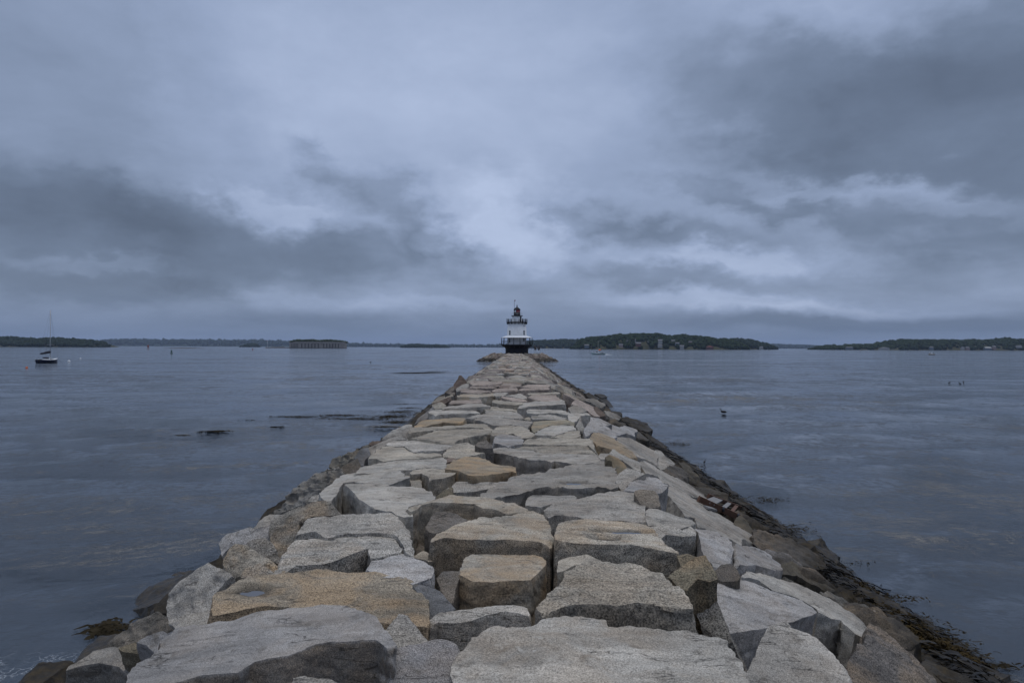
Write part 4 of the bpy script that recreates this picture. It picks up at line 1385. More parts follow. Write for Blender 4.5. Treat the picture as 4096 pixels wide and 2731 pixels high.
    for k in range(10):
        a0 = k * 2 * math.pi / 10 + .04
        a1 = (k + 1) * 2 * math.pi / 10 - .04
        mid = (a0 + a1) / 2
        xx = math.cos(mid)
        col = 'red' if (math.sin(mid) < 0 and xx > -.2) else 'clear'
        o = MB().lathe([(1.06, zz(420)), (1.06, zz(370))], 5, a0=a0, a1=a1, cap=False).build('glass_panel', MAT[col], lh)
        b0 = a0 - .04
        MB().tube([(1.08 * math.cos(b0), 1.08 * math.sin(b0), zz(420)), (1.08 * math.cos(b0), 1.08 * math.sin(b0), zz(370))], .035, 5).build('glazing_post', MAT['black'], lh)
    MB().lathe([(.5, zz(410)), (.5, zz(375))], 16).build('lens', MAT['clear'], lh)
    ro = MB().lathe([(.2, zz(372)), (1.20, zz(371)), (1.22, zz(364)), (.95, zz(348)), (.55, zz(330)), (.22, zz(316)), (.14, zz(306))], 32).build('lantern_roof', MAT['black'], lh)
    MB().lathe([(.05, zz(308)), (.15, zz(303)), (.20, zz(294)), (.15, zz(285)), (.05, zz(281)), (.03, zz(262)), (.01, zz(261))], 16).build('ball_finial', MAT['black'], ro)
    ma = MB().tube([(-.92, -.75, zz(480)), (-.92, -.75, zz(215)), (-.86, -.75, zz(205))], .055).build('mast', MAT['rail'], lh)
    MB().box((-.72, -.75, zz(197)), (.34, .16, .42)).build('wind_sensor', MAT['redbuoy'], ma)


build_lighthouse()


def solar_stand(px, label):
    p = at(px, 1413, 234.0)
    o = empty('solar_panel_stand', (p.x, p.y, TOPZ - .05))
    tag(o, label, 'solar panel', 'solar panels beside the lighthouse')
    M = Matrix.Rotation(R(-12), 3, 'Y') @ Matrix.Rotation(R(-62), 3, 'X')
    zc = 2.05
    pn = MB().box((0, 0, zc), (.78, 1.75, .06), M=M).build('panel', MAT['solar'], o)
    for k in range(5):
        c = M @ Vector((0, -.7 + .35 * k, -.045)) + Vector((0, 0, zc))
        MB().box(c, (.80, .04, .04), M=M).build('frame_bar', MAT['steel'], pn)
    for sx in (-1, 1):
        for sy in (-1, 1):
            MB().tube([(sx * .46, sy * .5, -.1), (sx * .16, sy * .12, 1.35)], .05, 5).build('leg', MAT['steel'], o)
    MB().tube([(-.36, -.3, .5), (.36, -.3, .5)], .03, 5).build('brace', MAT['steel'], o)


solar_stand(2140.5, 'tilted dark solar panel on white legs, the nearer of two to the lighthouse')
solar_stand(2154.5, 'tilted dark solar panel on white legs, the right one of two beside the lighthouse')


# ------------------------------------------------------------------ far shores
ICO = None


def ico(sub=1):
    bm = bmesh.new()
    bmesh.ops.create_icosphere(bm, subdivisions=sub, radius=1)
    v = np.array([q.co[:] for q in bm.verts])
    f = np.array([[q.index for q in p.verts] for p in bm.faces])
    bm.free()
    return v, f


def crowns(name, pos, rad, mat, sub=2, squash=.85, seed=0):
    """many lumpy tree crowns in one mesh"""
    bv, bf = ico(sub)
    n, k = len(pos), len(bv)
    rng = np.random.default_rng(seed)
    ang = rng.uniform(0, 6.28, n)
    ca, sa = np.cos(ang)[:, None], np.sin(ang)[:, None]
    sh = fbm(np.repeat(rng.uniform(0, 50, (n, 1, 3)), k, 1).reshape(-1, 3) + np.tile(bv * 1.4, (n, 1)), 2, seed).reshape(n, k)
    b = bv[None] * (1 + .75 * sh)[..., None]
    X = b[..., 0] * ca - b[..., 1] * sa
    Y = b[..., 0] * sa + b[..., 1] * ca
    V = np.stack([X, Y, b[..., 2] * squash * rng.uniform(.8, 1.3, (n, 1))], -1) * rad[:, None, None] + pos[:, None, :]
    Fc = (bf[None] + (np.arange(n) * k)[:, None, None]).reshape(-1, 3)
    me = mesh_np(name, V.reshape(-1, 3), Fc)
    return link(name, me, mat)


def shore(name, prof, d, depth, tree, seed, soil=None, wname=None, wlabel=None, n_tree=900, rad=(3.5, 6.5), leaf='leaf', top_h=None, front=.97):
    """land with a wooded skyline that follows prof [(px, py)] at distance d"""
    pts = [at(px, py, d) for px, py in prof]
    xs = np.array([p.x for p in pts])
    hs = np.array([max(p.z, .5) for p in pts])
    nx, ns = 160, 22
    gx = np.linspace(xs[0], xs[-1], nx)
    gh = np.interp(gx, xs, hs)
    s = np.linspace(-1, 1, ns)
    th = np.maximum(gh - tree, gh * .25)
    edge = np.clip(np.minimum(gx - gx[0], gx[-1] - gx) / (0.06 * (gx[-1] - gx[0])), 0, 1) ** .5
    Z = th[:, None] * edge[:, None] * (1 - np.abs(s[None]) ** 2.2) ** .8 - .6
    X = np.repeat(gx[:, None], ns, 1)
    dd = depth * (.35 + .65 * edge)
    Yg = d + s[None] * dd[:, None]
    nz = fbm(np.stack([X.ravel() * .02, Yg.ravel() * .02, 0 * X.ravel()], 1), 3, seed).reshape(X.shape)
    Yg = Yg + nz * depth * .12
    P = np.stack([X, Yg, Z], -1).reshape(-1, 3)
    i, j = np.meshgrid(np.arange(nx - 1), np.arange(ns - 1), indexing='ij')
    Q = np.stack([i * ns + j, (i + 1) * ns + j, (i + 1) * ns + j + 1, i * ns + j + 1], -1).reshape(-1, 4)
    o = link(name, mesh_np(name, P, Q), MAT[soil or 'soil'])
    tag(o, kind='structure')
    rng = np.random.default_rng(seed)
    px = rng.uniform(gx[0], gx[-1], n_tree)
    ss = rng.uniform(-front, .25, n_tree)
    ed = np.interp(px, gx, edge)
    hh = np.interp(px, gx, th) * ed * (1 - np.abs(ss) ** 2.2) ** .8
    ddp = np.interp(px, gx, dd)
    rr = rng.uniform(*rad, n_tree) * (.6 + .4 * ed)
    pos = np.stack([px, d + ss * ddp, hh + rr * .35 - .4], 1)
    if top_h is not None:
        keep = np.ones(n_tree, bool)
        for (a, b, c0, c1) in top_h:
            keep &= ~((px > a) & (px < b) & (ss > c0) & (ss < c1))
        pos, rr = pos[keep], rr[keep]
    w = crowns(wname, pos, rr, MAT[leaf], 2 if n_tree < 1300 else 1, .9, seed)
    tag(w, wlabel, 'woodland', kind='stuff')
    return (lambda x_, s_: (np.interp(x_, gx, th) * np.interp(x_, gx, edge) * (1 - abs(s_) ** 2.2) ** .8 - .6, d + s_ * np.interp(x_, gx, dd)))


def rp(pts, ox, oy, sc):
    return [(ox + a / sc, oy + b / sc) for a, b in pts]


Z2 = (2100, 1280, 2.352)
Z3 = (3100, 1280, 2.3614)
ZL = (0, 1220, 3.36)
ZF = (1000, 1300, 2.6133)

# farthest hills first
shore('hills', rp([(1300, 490), (1420, 470), (1560, 472), (1700, 475), (1900, 475), (2100, 480), (2352, 482)], *ZL) + rp([(0, 172), (100, 170), (250, 175), (420, 182), (600, 188), (800, 196), (1000, 202), (1200, 210), (1500, 216), (1750, 222), (2000, 226), (2352, 232)], *ZF) + [(2000, 1384), (2080, 1383), (2200, 1383)],
      7200, 600, 8, 21, 'leaf3', 'far_wood', 'long low blue wooded shore on the skyline left of the lighthouse', 1500, (14, 26), 'leaf3')
shore('hills', [(2960, 1377), (3060, 1380), (3100, 1381.5), (3160, 1383), (3240, 1386.5), (3300, 1389)], 7600, 420, 5, 22, 'leaf3', 'far_wood', 'small hazy blue wooded rise between the two islands on the right', 500, (12, 20), 'leaf3')
shore('island', rp([(1600, 232), (1650, 205), (1720, 198), (1800, 200), (1870, 208), (1960, 206), (2040, 212), (2080, 232)], *ZF), 3300, 110, 8, 23, 'leaf3', 'far_wood', 'small dark wooded islet on the horizon just left of the lighthouse', 420, (5, 8), 'leaf3')
shore('island', [(975, 1386), (985, 1378), (1000, 1374), (1015, 1374), (1030, 1378), (1038, 1386)], 3300, 60, 6, 24, 'leaf3', 'far_wood', 'tiny dark wooded islet left of the stone fort', 160, (4, 7), 'leaf3')
left_land = shore('shore', [(-420, 1352), (-200, 1346)] + rp([(-60, 425), (0, 425), (90, 430), (180, 422), (250, 430), (285, 455), (340, 440), (500, 445), (650, 445), (720, 435), (900, 448), (1050, 452), (1150, 462), (1300, 475), (1400, 485), (1450, 530)], *ZL),
                  2100, 120, 9, 25, 'soil', 'shore_wood', 'dark wooded point at the far left behind the sailboat', 1200, (5, 8.5), 'leaf3')
mid_land = shore('shore', rp([(-80, 215), (-20, 200), (60, 196), (150, 190), (260, 186), (370, 180), (480, 180), (560, 190), (640, 220)], *Z2),
                 3000, 130, 9, 26, 'soil', 'shore_wood', 'bluish wooded shore right beside the lighthouse', 700, (5.5, 9), 'leaf3')
back_land = shore('island', rp([(1800, 185), (1900, 172), (2000, 170), (2080, 178), (2150, 190), (2220, 210), (2280, 240), (2296, 262)], *Z2),
                  2350, 110, 9, 27, 'soil', 'island_wood', 'tapering wooded tip behind the right end of the island with houses', 420, (5, 8), 'leaf3')
ISL_D, ISL_DEP = 1960, 125
main_isl = shore('island', rp([(425, 262), (470, 212), (520, 177), (620, 152), (750, 147), (880, 124), (950, 127), (1070, 117), (1240, 122), (1350, 142), (1500, 132), (1560, 137), (1680, 152), (1760, 167), (1900, 175), (1990, 205), (2045, 262)], *Z2),
                 ISL_D, ISL_DEP, 9, 28, 'soil', 'island_wood', 'dense dark green wood covering the hilly island right of the lighthouse', 1250, (4.0, 7.5), 'leaf',
                 top_h=[(at(2100 + 960 / 2.352, 1390, ISL_D).x, at(2100 + 1100 / 2.352, 1390, ISL_D).x, -.95, -.78),
                        (at(2100 + 1200 / 2.352, 1390, ISL_D).x, at(2100 + 1330 / 2.352, 1390, ISL_D).x, -.95, -.85)])
right_land = shore('shore', rp([(325, 262), (380, 242), (500, 234), (700, 227), (840, 224), (920, 222), (1060, 197), (1170, 182), (1300, 182), (1600, 182), (2000, 184), (2130, 177), (2190, 165), (2260, 182), (2400, 182), (2700, 178), (3000, 190)], *Z3),
                   2350, 140, 9, 29, 'soil', 'shore_wood', 'dark wooded point at the far right with houses along the water', 1250, (5, 8.5), 'leaf')


def house(px, py, wpx, hpx, d, wall, roof, label, gable=True, name='house'):
    """px, py = middle of its foot in the photograph"""
    p = at(px, py, d)
    wd, ht = wpx * d / F * .8, hpx * d / F * .74
    o = empty(name, (p.x, p.y, p.z), random.uniform(-.25, .25))
    tag(o, label, 'house')
    dp = max(6.0, wd * .7)
    hw = ht * .58
    MB().box((0, 0, hw / 2 - 1.5), (wd, dp, hw + 3)).build('wall', MAT[wall], o)
    m = MB()
    e = .5
    a, b = wd / 2 + e, dp / 2 + e
    if gable:
        m.add([(-a, -b, hw), (a, -b, hw), (a, b, hw), (-a, b, hw), (-a, 0, ht), (a, 0, ht)],
              [(0, 1, 5, 4), (2, 3, 4, 5), (0, 4, 3), (1, 2, 5), (3, 2, 1, 0)])
    else:
        m.add([(-a, -b, hw), (a, -b, hw), (a, b, hw), (-a, b, hw), (-a * .1, 0, ht), (a * .1, 0, ht)],
              [(0, 1, 5, 4), (2, 3, 4, 5), (0, 4, 3), (1, 2, 5), (3, 2, 1, 0)])
    rf = m.build('roof', MAT[roof], o)
    MB().box((wd * .22, dp * .1, ht + .1), (.9, .9, 2.0)).build('chimney', MAT['roofgrey'], rf)
    nw = max(2, int(wd / 3.2))
    for k in range(nw):
        x = -wd / 2 + wd * (k + .5) / nw
        MB().box((x, -dp / 2 - .02, hw * .5), (1.1, .1, min(1.6, hw * .5))).build('window', MAT['pane'], o)


HD = ISL_D - ISL_DEP - 6


def H2(u, v, w, h, wall, roof, label, dd=0, **kw):
    house(2100 + u / 2.352, 1280 + v / 2.352, w / 2.352, h / 2.352, HD + dd, wall, roof, label, **kw)


H2(580, 252, 52, 32, 'siding2', 'roofgrey', 'grey blue house in the trees at the left end of the island')
H2(902, 248, 46, 32, 'siding4', 'roofgrey', 'pale pinkish house low on the island left of the green clearing')
H2(972, 207, 40, 26, 'siding2', 'roofgrey', 'small blue grey house half hidden up the island slope', 40)
H2(1048, 203, 34, 34, 'siding1', 'roofgrey', 'white house high on the island above the red brown house', 40)
H2(1066, 240, 58, 44, 'siding3', 'roofgrey', 'large red brown house in the middle of the island')
H2(1172, 222, 44, 32, 'siding2', 'roofgrey', 'dim grey house between the red brown and the tall white house', 25)
H2(1272, 214, 50, 46, 'siding1', 'roofgrey', 'tall white house with pale roof high on the island', 20)
H2(1270, 250, 46, 30, 'siding1', 'roofgrey', 'low white house on the island shore below the tall white house')
H2(1395, 208, 40, 30, 'siding4', 'roofgrey', 'beige house among the trees right of the tall white house', 30)
H2(1432, 230, 44, 28, 'siding2', 'roofgrey', 'grey house on the slope above the right white cottage', 15)
H2(1476, 264, 48, 40, 'siding1', 'roofgrey', 'white cottage with gable at the water right of the island middle')
H2(1556, 216, 40, 24, 'siding3', 'roofgrey', 'brown house half hidden in trees up the right part of the island', 25)
H2(1738, 268, 76, 36, 'siding3', 'roofred', 'wide low house with red roof at the right end of the island', gable=False)
H2(2222, 268, 36, 28, 'siding1', 'roofgrey', 'lone white house on the tapering right tip behind the island', 330)


def H3(u, v, w, h, wall, roof, label, dd=0, **kw):
    house(3100 + u / 2.3614, 1280 + v / 2.3614, w / 2.3614, h / 2.3614, 2350 - 146 + dd, wall, roof, label, **kw)


H3(700, 268, 70, 20, 'siding2', 'roofgrey', 'long dim grey building on the left part of the right shore')
H3(1030, 276, 100, 28, 'siding1', 'roofgrey', 'long low white building on the right shore', gable=False)
H3(1475, 272, 40, 30, 'siding2', 'roofgrey', 'grey house above the small motorboat on the right shore')
H3(1770, 274, 36, 28, 'siding1', 'roofgrey', 'small white house left of the beige house on the right shore')
H3(1816, 278, 40, 36, 'siding4', 'roofgrey', 'beige house with grey roof on the right shore')
H3(2006, 278, 66, 34, 'siding2', 'siding1', 'pale roofed wide house on the right shore beside the pink house')
H3(2064, 272, 44, 42, 'siding4', 'roofgrey', 'pinkish house near the right edge of the far shore', 4)
H3(2300, 254, 54, 20, 'siding1', 'roofgrey', 'white house in the trees at the far right edge', 12)


# ------------------------------------------------------------------ fort
def build_fort():
    d = 1700.0
    fo = empty('fort', (at(1254, 1396, d).x, d, 0))
    tag(fo, 'grey granite island fort with two rows of gun ports and trees on top', 'fort')
    x0 = fo.location.x
    xc = at(1264, 1396, d).x

    def X(u):
        return (ZF[0] + u / ZF[2] - VX) / F * d - xc
    top = EYE - (1369 - uv(0, 0)[1] * 0 - 1388 - ROLL * (1264 - VX)) / F * d + 1.2
    ptsx = [X(390), X(540), X(770), X(988)]
    ring = [(ptsx[0], 34), (ptsx[1], 2), (ptsx[2], -4), (ptsx[3], 26), (ptsx[3] - 8, 80), (ptsx[2] - 20, 110), (ptsx[1] - 10, 108), (ptsx[0] + 6, 84)]
    n = len(ring)
    v = [(a, b, -1) for a, b in ring] + [(a, b, top - 1.6) for a, b in ring]
    f = [(k, (k + 1) % n, n + (k + 1) % n, n + k) for k in range(n)] + [tuple(range(n, 2 * n))]
    wall = MB().add(v, f).build('wall', MAT['fort'], fo)
    cx = sum(a for a, b in ring) / n
    cy = sum(b for a, b in ring) / n

    def rings(k, z0, z1, mat, name):
        rg = [(cx + (a - cx) * k, cy + (b - cy) * k) for a, b in ring]
        vv = [(a, b, z0) for a, b in rg] + [(a, b, z1) for a, b in rg]
        ff = [(i, (i + 1) % n, n + (i + 1) % n, n + i) for i in range(n)] + [tuple(range(n, 2 * n)), tuple(range(n))[::-1]]
        return MB().add(vv, ff).build(name, MAT[mat], fo)
    rings(1.012, top - 1.9, top, 'forttrim', 'parapet')
    rings(1.02, -1, 1.1, 'rockd', 'foundation')
    cols = [425, 448, 471, 493, 516, 565, 602, 638, 674, 709, 745, 797, 824, 851, 877, 903, 931]
    for u in cols:
        xx = X(u)
        for (a, b) in zip(ring[:3], ring[1:4]):
            if a[0] <= xx <= b[0]:
                t = (xx - a[0]) / (b[0] - a[0])
                yy = a[1] + (b[1] - a[1]) * t
                ang = math.atan2(b[1] - a[1], b[0] - a[0])
        M = Matrix.Rotation(ang, 3, 'Z')
        q = M @ Vector((0, -.12, 0))
        wdt = 3.3 if abs(ang) < .2 else 2.9
        for (zc, h) in ((top - 6.6, 3.4), (top - 12.0, 3.6)):
            w = MB().box((xx + q.x, yy + q.y, zc), (wdt, .6, h), M=M).build('gun_port', MAT['shade'], fo)
            MB().box((xx + q.x, yy + q.y - .1, zc - h / 2 - .3), (wdt + .8, .7, .5), M=M).build('sill', MAT['forttrim'], w)
        MB().box((xx + q.x, yy + q.y, top - 9.2), (.5, .4, 1.6), M=M).build('slit', MAT['shade'], fo)
    # pier
    a, b = X(150), X(392)
    m = MB()
    m.box(((a + b) / 2, 30, 1.0), (b - a, 14, 3.4))
    pi = m.build('pier', MAT['fort'], fo)
    for k in range(9):
        MB().box((a + 18 + k * 3.6, 24, 3.2), (2.4, 2.5, random.uniform(.6, 1.6))).build('coping_block', MAT['forttrim'], pi)
    fp = empty('flagpole', (x0 + X(163), d + 30, 2.7))
    tag(fp, 'thin white flagpole with small flag on the pier beside the fort', 'flagpole')
    MB().tube([(0, 0, 0), (0, 0, 17)], [.32, .2], 6).build('pole', MAT['gel'], fp)
    m = MB()
    m.add([(0, 0, 15.4), (-1.2, .15, 15.2), (-2.4, -.1, 15.0), (-2.4, -.1, 16.4), (-1.2, .15, 16.7), (0, 0, 16.9)], [(0, 1, 4, 5), (1, 2, 3, 4)])
    m.add([(0, .05, 15.4), (-1.2, .2, 15.2), (-2.4, -.05, 15.0), (-2.4, -.05, 16.4), (-1.2, .2, 16.7), (0, .05, 16.9)], [(5, 4, 1, 0), (4, 3, 2, 1)])
    m.build('flag', MAT['redbuoy'], fp)
    # trees on the roof
    rng = np.random.default_rng(5)
    ps, rs = [], []
    prof = rp([(392, 172), (420, 162), (490, 146), (540, 152), (655, 145), (720, 156), (770, 150), (840, 146), (900, 154), (960, 160), (985, 172)], *ZF)
    hx = [(q[0] - VX) / F * d - xc for q in prof]
    hz = [at(q[0], q[1], d + 20).z for q in prof]
    for k in range(900):
        xx = rng.uniform(X(402), X(975))
        yy = 2 + 36 * abs((xx - X(655)) / (X(988) - X(655))) ** 1.6 + abs(rng.normal(0, 16))
        h = np.interp(xx, hx, hz)
        r_ = rng.uniform(1.2, 2.6)
        ps.append((xx + x0, yy + d + 1, rng.uniform(top - .5, max(top + .2, h - r_ * .8))))
        rs.append(r_)
    w = crowns('rooftop_trees', np.array(ps), np.array(rs), MAT['leaf2'], 1, .95, 77)
    tag(w, 'bushy green trees growing along the top of the stone fort', 'trees', kind='stuff')


build_fort()


# ------------------------------------------------------------------ boats
def hull_mesh(name, L, B, Fb, mat, parent, mat2=None, stern=.75, sheer=.25, draft=.35, flare=.12, n=22):
    """bow at +x; a real hull skin with transom and a thin deck edge"""
    mb = MB()
    secs = []
    for i in range(n + 1):
        t = i / n
        x = -L / 2 + L * t
        w = B / 2 * (stern + (1 - stern) * math.sin(min(1, t / .45) * math.pi / 2)) if t < .45 else B / 2 * (1 - ((t - .45) / .55) ** 2.3)
        w = max(w, .015)
        zt = Fb * (1 + sheer * (2 * t - .8) ** 2)
        rake = .10 * L * max(0, t - .8) / .2 * 0
        secs.append([(x + rake, 0, -draft * (1 - t ** 4)), (x, w * .72, -draft * .4 * (1 - t ** 4)), (x, w * .9, zt * .35), (x, w * (1 + flare * .5), zt * .72), (x, w * (1 + flare * .6), zt)])
    v, f = [], []
    m = 9
    for s in secs:
        half = [(a, -b, c) for a, b, c in s[::-1]]
        v += half + s[1:]
    for i in range(n):
        for j in range(m - 1):
            f.append((i * m + j, i * m + j + 1, (i + 1) * m + j + 1, (i + 1) * m + j))
    f.append(tuple(range(m)))
    mb.add(v, f, True)
    o = mb.build(name, mat, parent)
    # deck
    dv, df = [], []
    for i, s in enumerate(secs):
        dv += [(s[4][0], -s[4][1], s[4][2] - .03), (s[4][0], s[4][1], s[4][2] - .03)]
    for i in range(n):
        df.append((2 * i, 2 * i + 1, 2 * i + 3, 2 * i + 2))
    MB().add(dv, df).build('deck', mat2 or mat, parent)
    mr = MB()
    for sgn in (-1, 1):
        mr.tube([(s[4][0], sgn * s[4][1], s[4][2] + .01) for s in secs], .05, 5)
    mr.build('toe_rail', MAT['gel'], parent)
    return o


def build_sailboat():
    p = on_water(192, 1451)
    rz = R(88)
    b = empty('sailboat', (p.x, p.y, 0), rz)
    tag(b, 'moored sailboat with navy hull and furled dark sail on the left', 'sailboat')
    L = 7.6
    hull_mesh('hull', L, 2.5, .85, MAT['navy'], b, MAT['gel'], stern=.72, sheer=.3, draft=.3)
    MB().add([(q[0], q[1], q[2]) for q in [(-3.9, -.93, .02), (-3.9, .93, .02), (-3.9, .93, .14), (-3.9, -.93, .14)]], [(0, 1, 2, 3)])
    c = MB()
    c.add([(-.6, -.72, .8), (2.0, -.5, .9), (2.0, .5, .9), (-.6, .72, .8), (-.5, -.6, 1.32), (1.6, -.4, 1.22), (1.6, .4, 1.22), (-.5, .6, 1.32)],
          [(0, 1, 5, 4), (1, 2, 6, 5), (2, 3, 7, 6), (3, 0, 4, 7), (4, 5, 6, 7)])
    co = c.build('cabin', MAT['gel'], b)
    for s in (-1, 1):
        MB().box((.5, s * .585, 1.06), (1.4, .04, .16), M=Matrix.Rotation(s * -.08, 3, 'Z')).build('cabin_window', MAT['pane'], co)
    ck = MB().box((-2.0, 0, .83), (2.0, 1.1, .12)).build('cockpit', MAT['shade'], b)
    for s in (-1, 1):
        MB().box((-2.0, s * .66, .98), (2.1, .12, .28)).build('coaming', MAT['gel'], b)
    MB().box((-.9, 0, 1.45), (.7, 1.25, .36)).build('spray_hood', MAT['canvas'], b)
    mh = at(200, 1239, p.y).z
    mt = MB().tube([(.85, 0, 1.0), (.85, 0, 5.0), (.85, 0, mh)], [.10, .095, .06], 8).build('mast', MAT['alu'], b)
    MB().tube([(.85, -1.15, mh * .34), (.85, 1.15, mh * .34)], .035, 5).build('spreader', MAT['alu'], mt)
    MB().tube([(.85, 0, mh - .05), (1.3, 0, mh + .15)], .02, 4).build('wind_vane', MAT['rail'], mt)
    MB().tube([(.8, 0, 2.75), (-3.0, 0, 2.45)], .06, 6).build('boom', MAT['alu'], b)
    sv = []
    MB().tube([(.8, 0, 3.1), (.2, 0, 3.05), (-1.5, 0, 2.78), (-2.7, 0, 2.65), (-3.0, 0, 2.62)], [.30, .36, .30, .24, .15], 9).build('sail_cover', MAT['canvas'], b)
    for nm, a, z_, r_ in (('forestay', (4.0, 0, 1.15), (.9, 0, mh - .3), .018), ('backstay', (-4.0, 0, 1.0), (.8, 0, mh - .2), .015)):
        MB().tube([a, z_], r_, 4).build(nm, MAT['rail'], b)
    for s in (-1, 1):
        MB().tube([(.75, s * 1.22, .9), (.85, s * 1.12, mh * .34), (.85, 0, mh - .6)], .014, 4).build('shroud', MAT['rail'], b)
    for s in (-1, 1):
        pts = [(-3.9, s * .9, .95)]
        for x in (-3.6, -2.4, -1.2, 0, 1.2, 2.4, 3.3):
            w = 1.22 if x < .5 else 1.22 * (1 - ((x - .2) / 4.0) ** 2.2)
            MB().tube([(x, s * w, .85), (x, s * w, 1.45)], .015, 4).build('stanchion', MAT['steel'], b)
    MB().box((-4.05, -.4, .75), (.3, .3, .6)).build('outboard', MAT['shade'], b)
    MB().tube([(4.1, 0, 1.0), (5.0, .1, .45), (5.7, .15, -.05)], .03, 4).build('mooring_line', MAT['rail'], b)


build_sailboat()


def build_lobster_boat():
    p = on_water(2394, 1418)
    b = empty('fishing_boat', (p.x, p.y, 0), R(180 - 14))
    tag(b, 'small white fishing boat with orange bundle and mast passing right of the lighthouse', 'boat')
    hull_mesh('hull', 9.4, 3.0, .85, MAT['aqua'], b, MAT['rockd'], stern=.85, sheer=.7, draft=.3)
    wh = MB()
    wh.add([(.2, -1.05, .9), (2.4, -.95, 1.0), (2.4, .95, 1.0), (.2, 1.05, .9), (.2, -1.0, 2.55), (1.9, -.9, 2.55), (1.9, .9, 2.55), (.2, 1.0, 2.55)],
           [(0, 1, 5, 4), (1, 2, 6, 5), (2, 3, 7, 6), (3, 0, 4, 7), (4, 5, 6, 7)])
    w = wh.build('wheelhouse', MAT['gel'], b)
    for s in (-1, 1):
        MB().box((1.0, s * 1.02, 1.95), (1.1, .05, .5)).build('side_window', MAT['pane'], w)
    MB().box((2.17, 0, 1.95), (.06, 1.5, .5), M=Matrix.Rotation(R(-17), 3, 'Y')).build('windscreen', MAT['pane'], w)
    MB().box((.6, 0, 2.62), (3.0, 2.2, .12)).build('wheelhouse_roof', MAT['gel'], b)
    m = MB().tube([(.3, 0, 2.6), (.3, 0, 9.6)], [.07, .04], 6).build('mast', MAT['gel'], b)
    MB().tube([(.3, 0, 5.0), (-1.6, 0, 3.4)], .04, 5).build('boom', MAT['gel'], m)
    MB().lathe([(.1, 0), (.75, .12), (.95, .45), (.8, .8), (.3, 1.0), (.05, 1.02)], 14, (-.9, 0, 2.68)).build('orange_float', MAT['orange'], b)
    MB().box((-2.6, 0, 1.05), (2.4, 1.8, .5)).build('trap_stack', MAT['rockd'], b)
    wk = MB()
    wk.add([(-4.6, -1.0, .05), (-4.6, 1.0, .05), (-9.5, 1.7, .03), (-9.5, -1.7, .03), (-4.7, -.6, .42), (-4.7, .6, .42), (-7.0, 0, .2)],
           [(0, 1, 5, 4), (0, 4, 6, 3), (1, 2, 6, 5), (4, 5, 6), (2, 3, 6)], True)
    o = wk.build('boat_wake', MAT['wake'])
    o.location = b.location
    o.rotation_euler = b.rotation_euler
    tag(o, 'short white wake behind the fishing boat', 'wake')


build_lobster_boat()


def build_motorboat():
    p = on_water(3725, 1419)
    b = empty('motorboat', (p.x, p.y, 0), R(200))
    tag(b, 'small white motorboat on the water at the far right', 'boat')
    hull_mesh('hull', 5.8, 2.1, .7, MAT['tan'], b, MAT['gel'], stern=.9, sheer=.4, draft=.2)
    MB().box((.4, 0, 1.15), (1.4, 1.3, .9)).build('console', MAT['gel'], b)
    MB().box((1.05, 0, 1.75), (.06, 1.2, .5), M=Matrix.Rotation(R(-20), 3, 'Y')).build('windscreen', MAT['pane'], b)
    for sx in (-.4, 1.0):
        for sy in (-.55, .55):
            MB().tube([(sx, sy, .8), (sx, sy, 2.35)], .035, 5).build('top_post', MAT['steel'], b)
    MB().box((.3, 0, 2.4), (1.9, 1.5, .09)).build('canopy', MAT['gel'], b)
    MB().box((-2.9, 0, .9), (.4, .4, .9)).build('outboard', MAT['shade'], b)


build_motorboat()


def buoy(px, py, label, mat, r, h, band=None, d=None):
    p = on_water(px, py)
    o = empty('channel_buoy', (p.x, p.y, 0))
    tag(o, label, 'buoy')
    MB().lathe([(r * .7, -.4), (r, -.1), (r, .35), (r * .8, .5)], 18).build('float', MAT[band or mat], o)
    for k in range(4):
        a = k * math.pi / 2 + .4
        MB().tube([(r * .7 * math.cos(a), r * .7 * math.sin(a), .45), (r * .22 * math.cos(a), r * .22 * math.sin(a), h * .72)], r * .09, 5).build('cage_leg', MAT[mat], o)
    MB().lathe([(r * .12, .4), (r * .32, h * .5), (r * .5, h * .62), (r * .5, h * .85), (r * .15, h), (.02, h + .02)], 14).build('top_mark', MAT[mat], o)


buoy(686, 1414.5, 'dark green channel buoy floating right of the sailboat', 'green', .8, 2.35)
buoy(592.5, 1395, 'far tan buoy with red top near the left shore', 'redbuoy', 2.4, 6.0, 'tan')
buoy(1010.5, 1400.5, 'small reddish buoy left of the fort pier', 'redbuoy', .75, 2.6)


def ball(px, py, r, mat, label):
    p = on_water(px, py)
    o = empty('mooring_ball', (p.x, p.y, 0))
    tag(o, label, 'mooring ball')
    MB().lathe([(.02, -r * .5), (r * .8, -r * .35), (r, r * .15), (r * .85, r * .65), (r * .4, r * .97), (.03, r * 1.02)], 16).build('float', MAT[mat], o)
    MB().tube([(0, 0, r), (0, 0, r * 1.3)], r * .12, 5).build('eye', MAT['steel'], o)


ball(276, 1446, .42, 'gel', 'white mooring ball just right of the moored sailboat')
ball(322, 1435, .32, 'gel', 'smaller farther white mooring ball right of the sailboat')
ball(107, 1471, .26, 'orange', 'tiny orange float in front of the sailboat')
ball(3443, 1404, .9, 'tan', 'pale yellow float in front of the right shore')


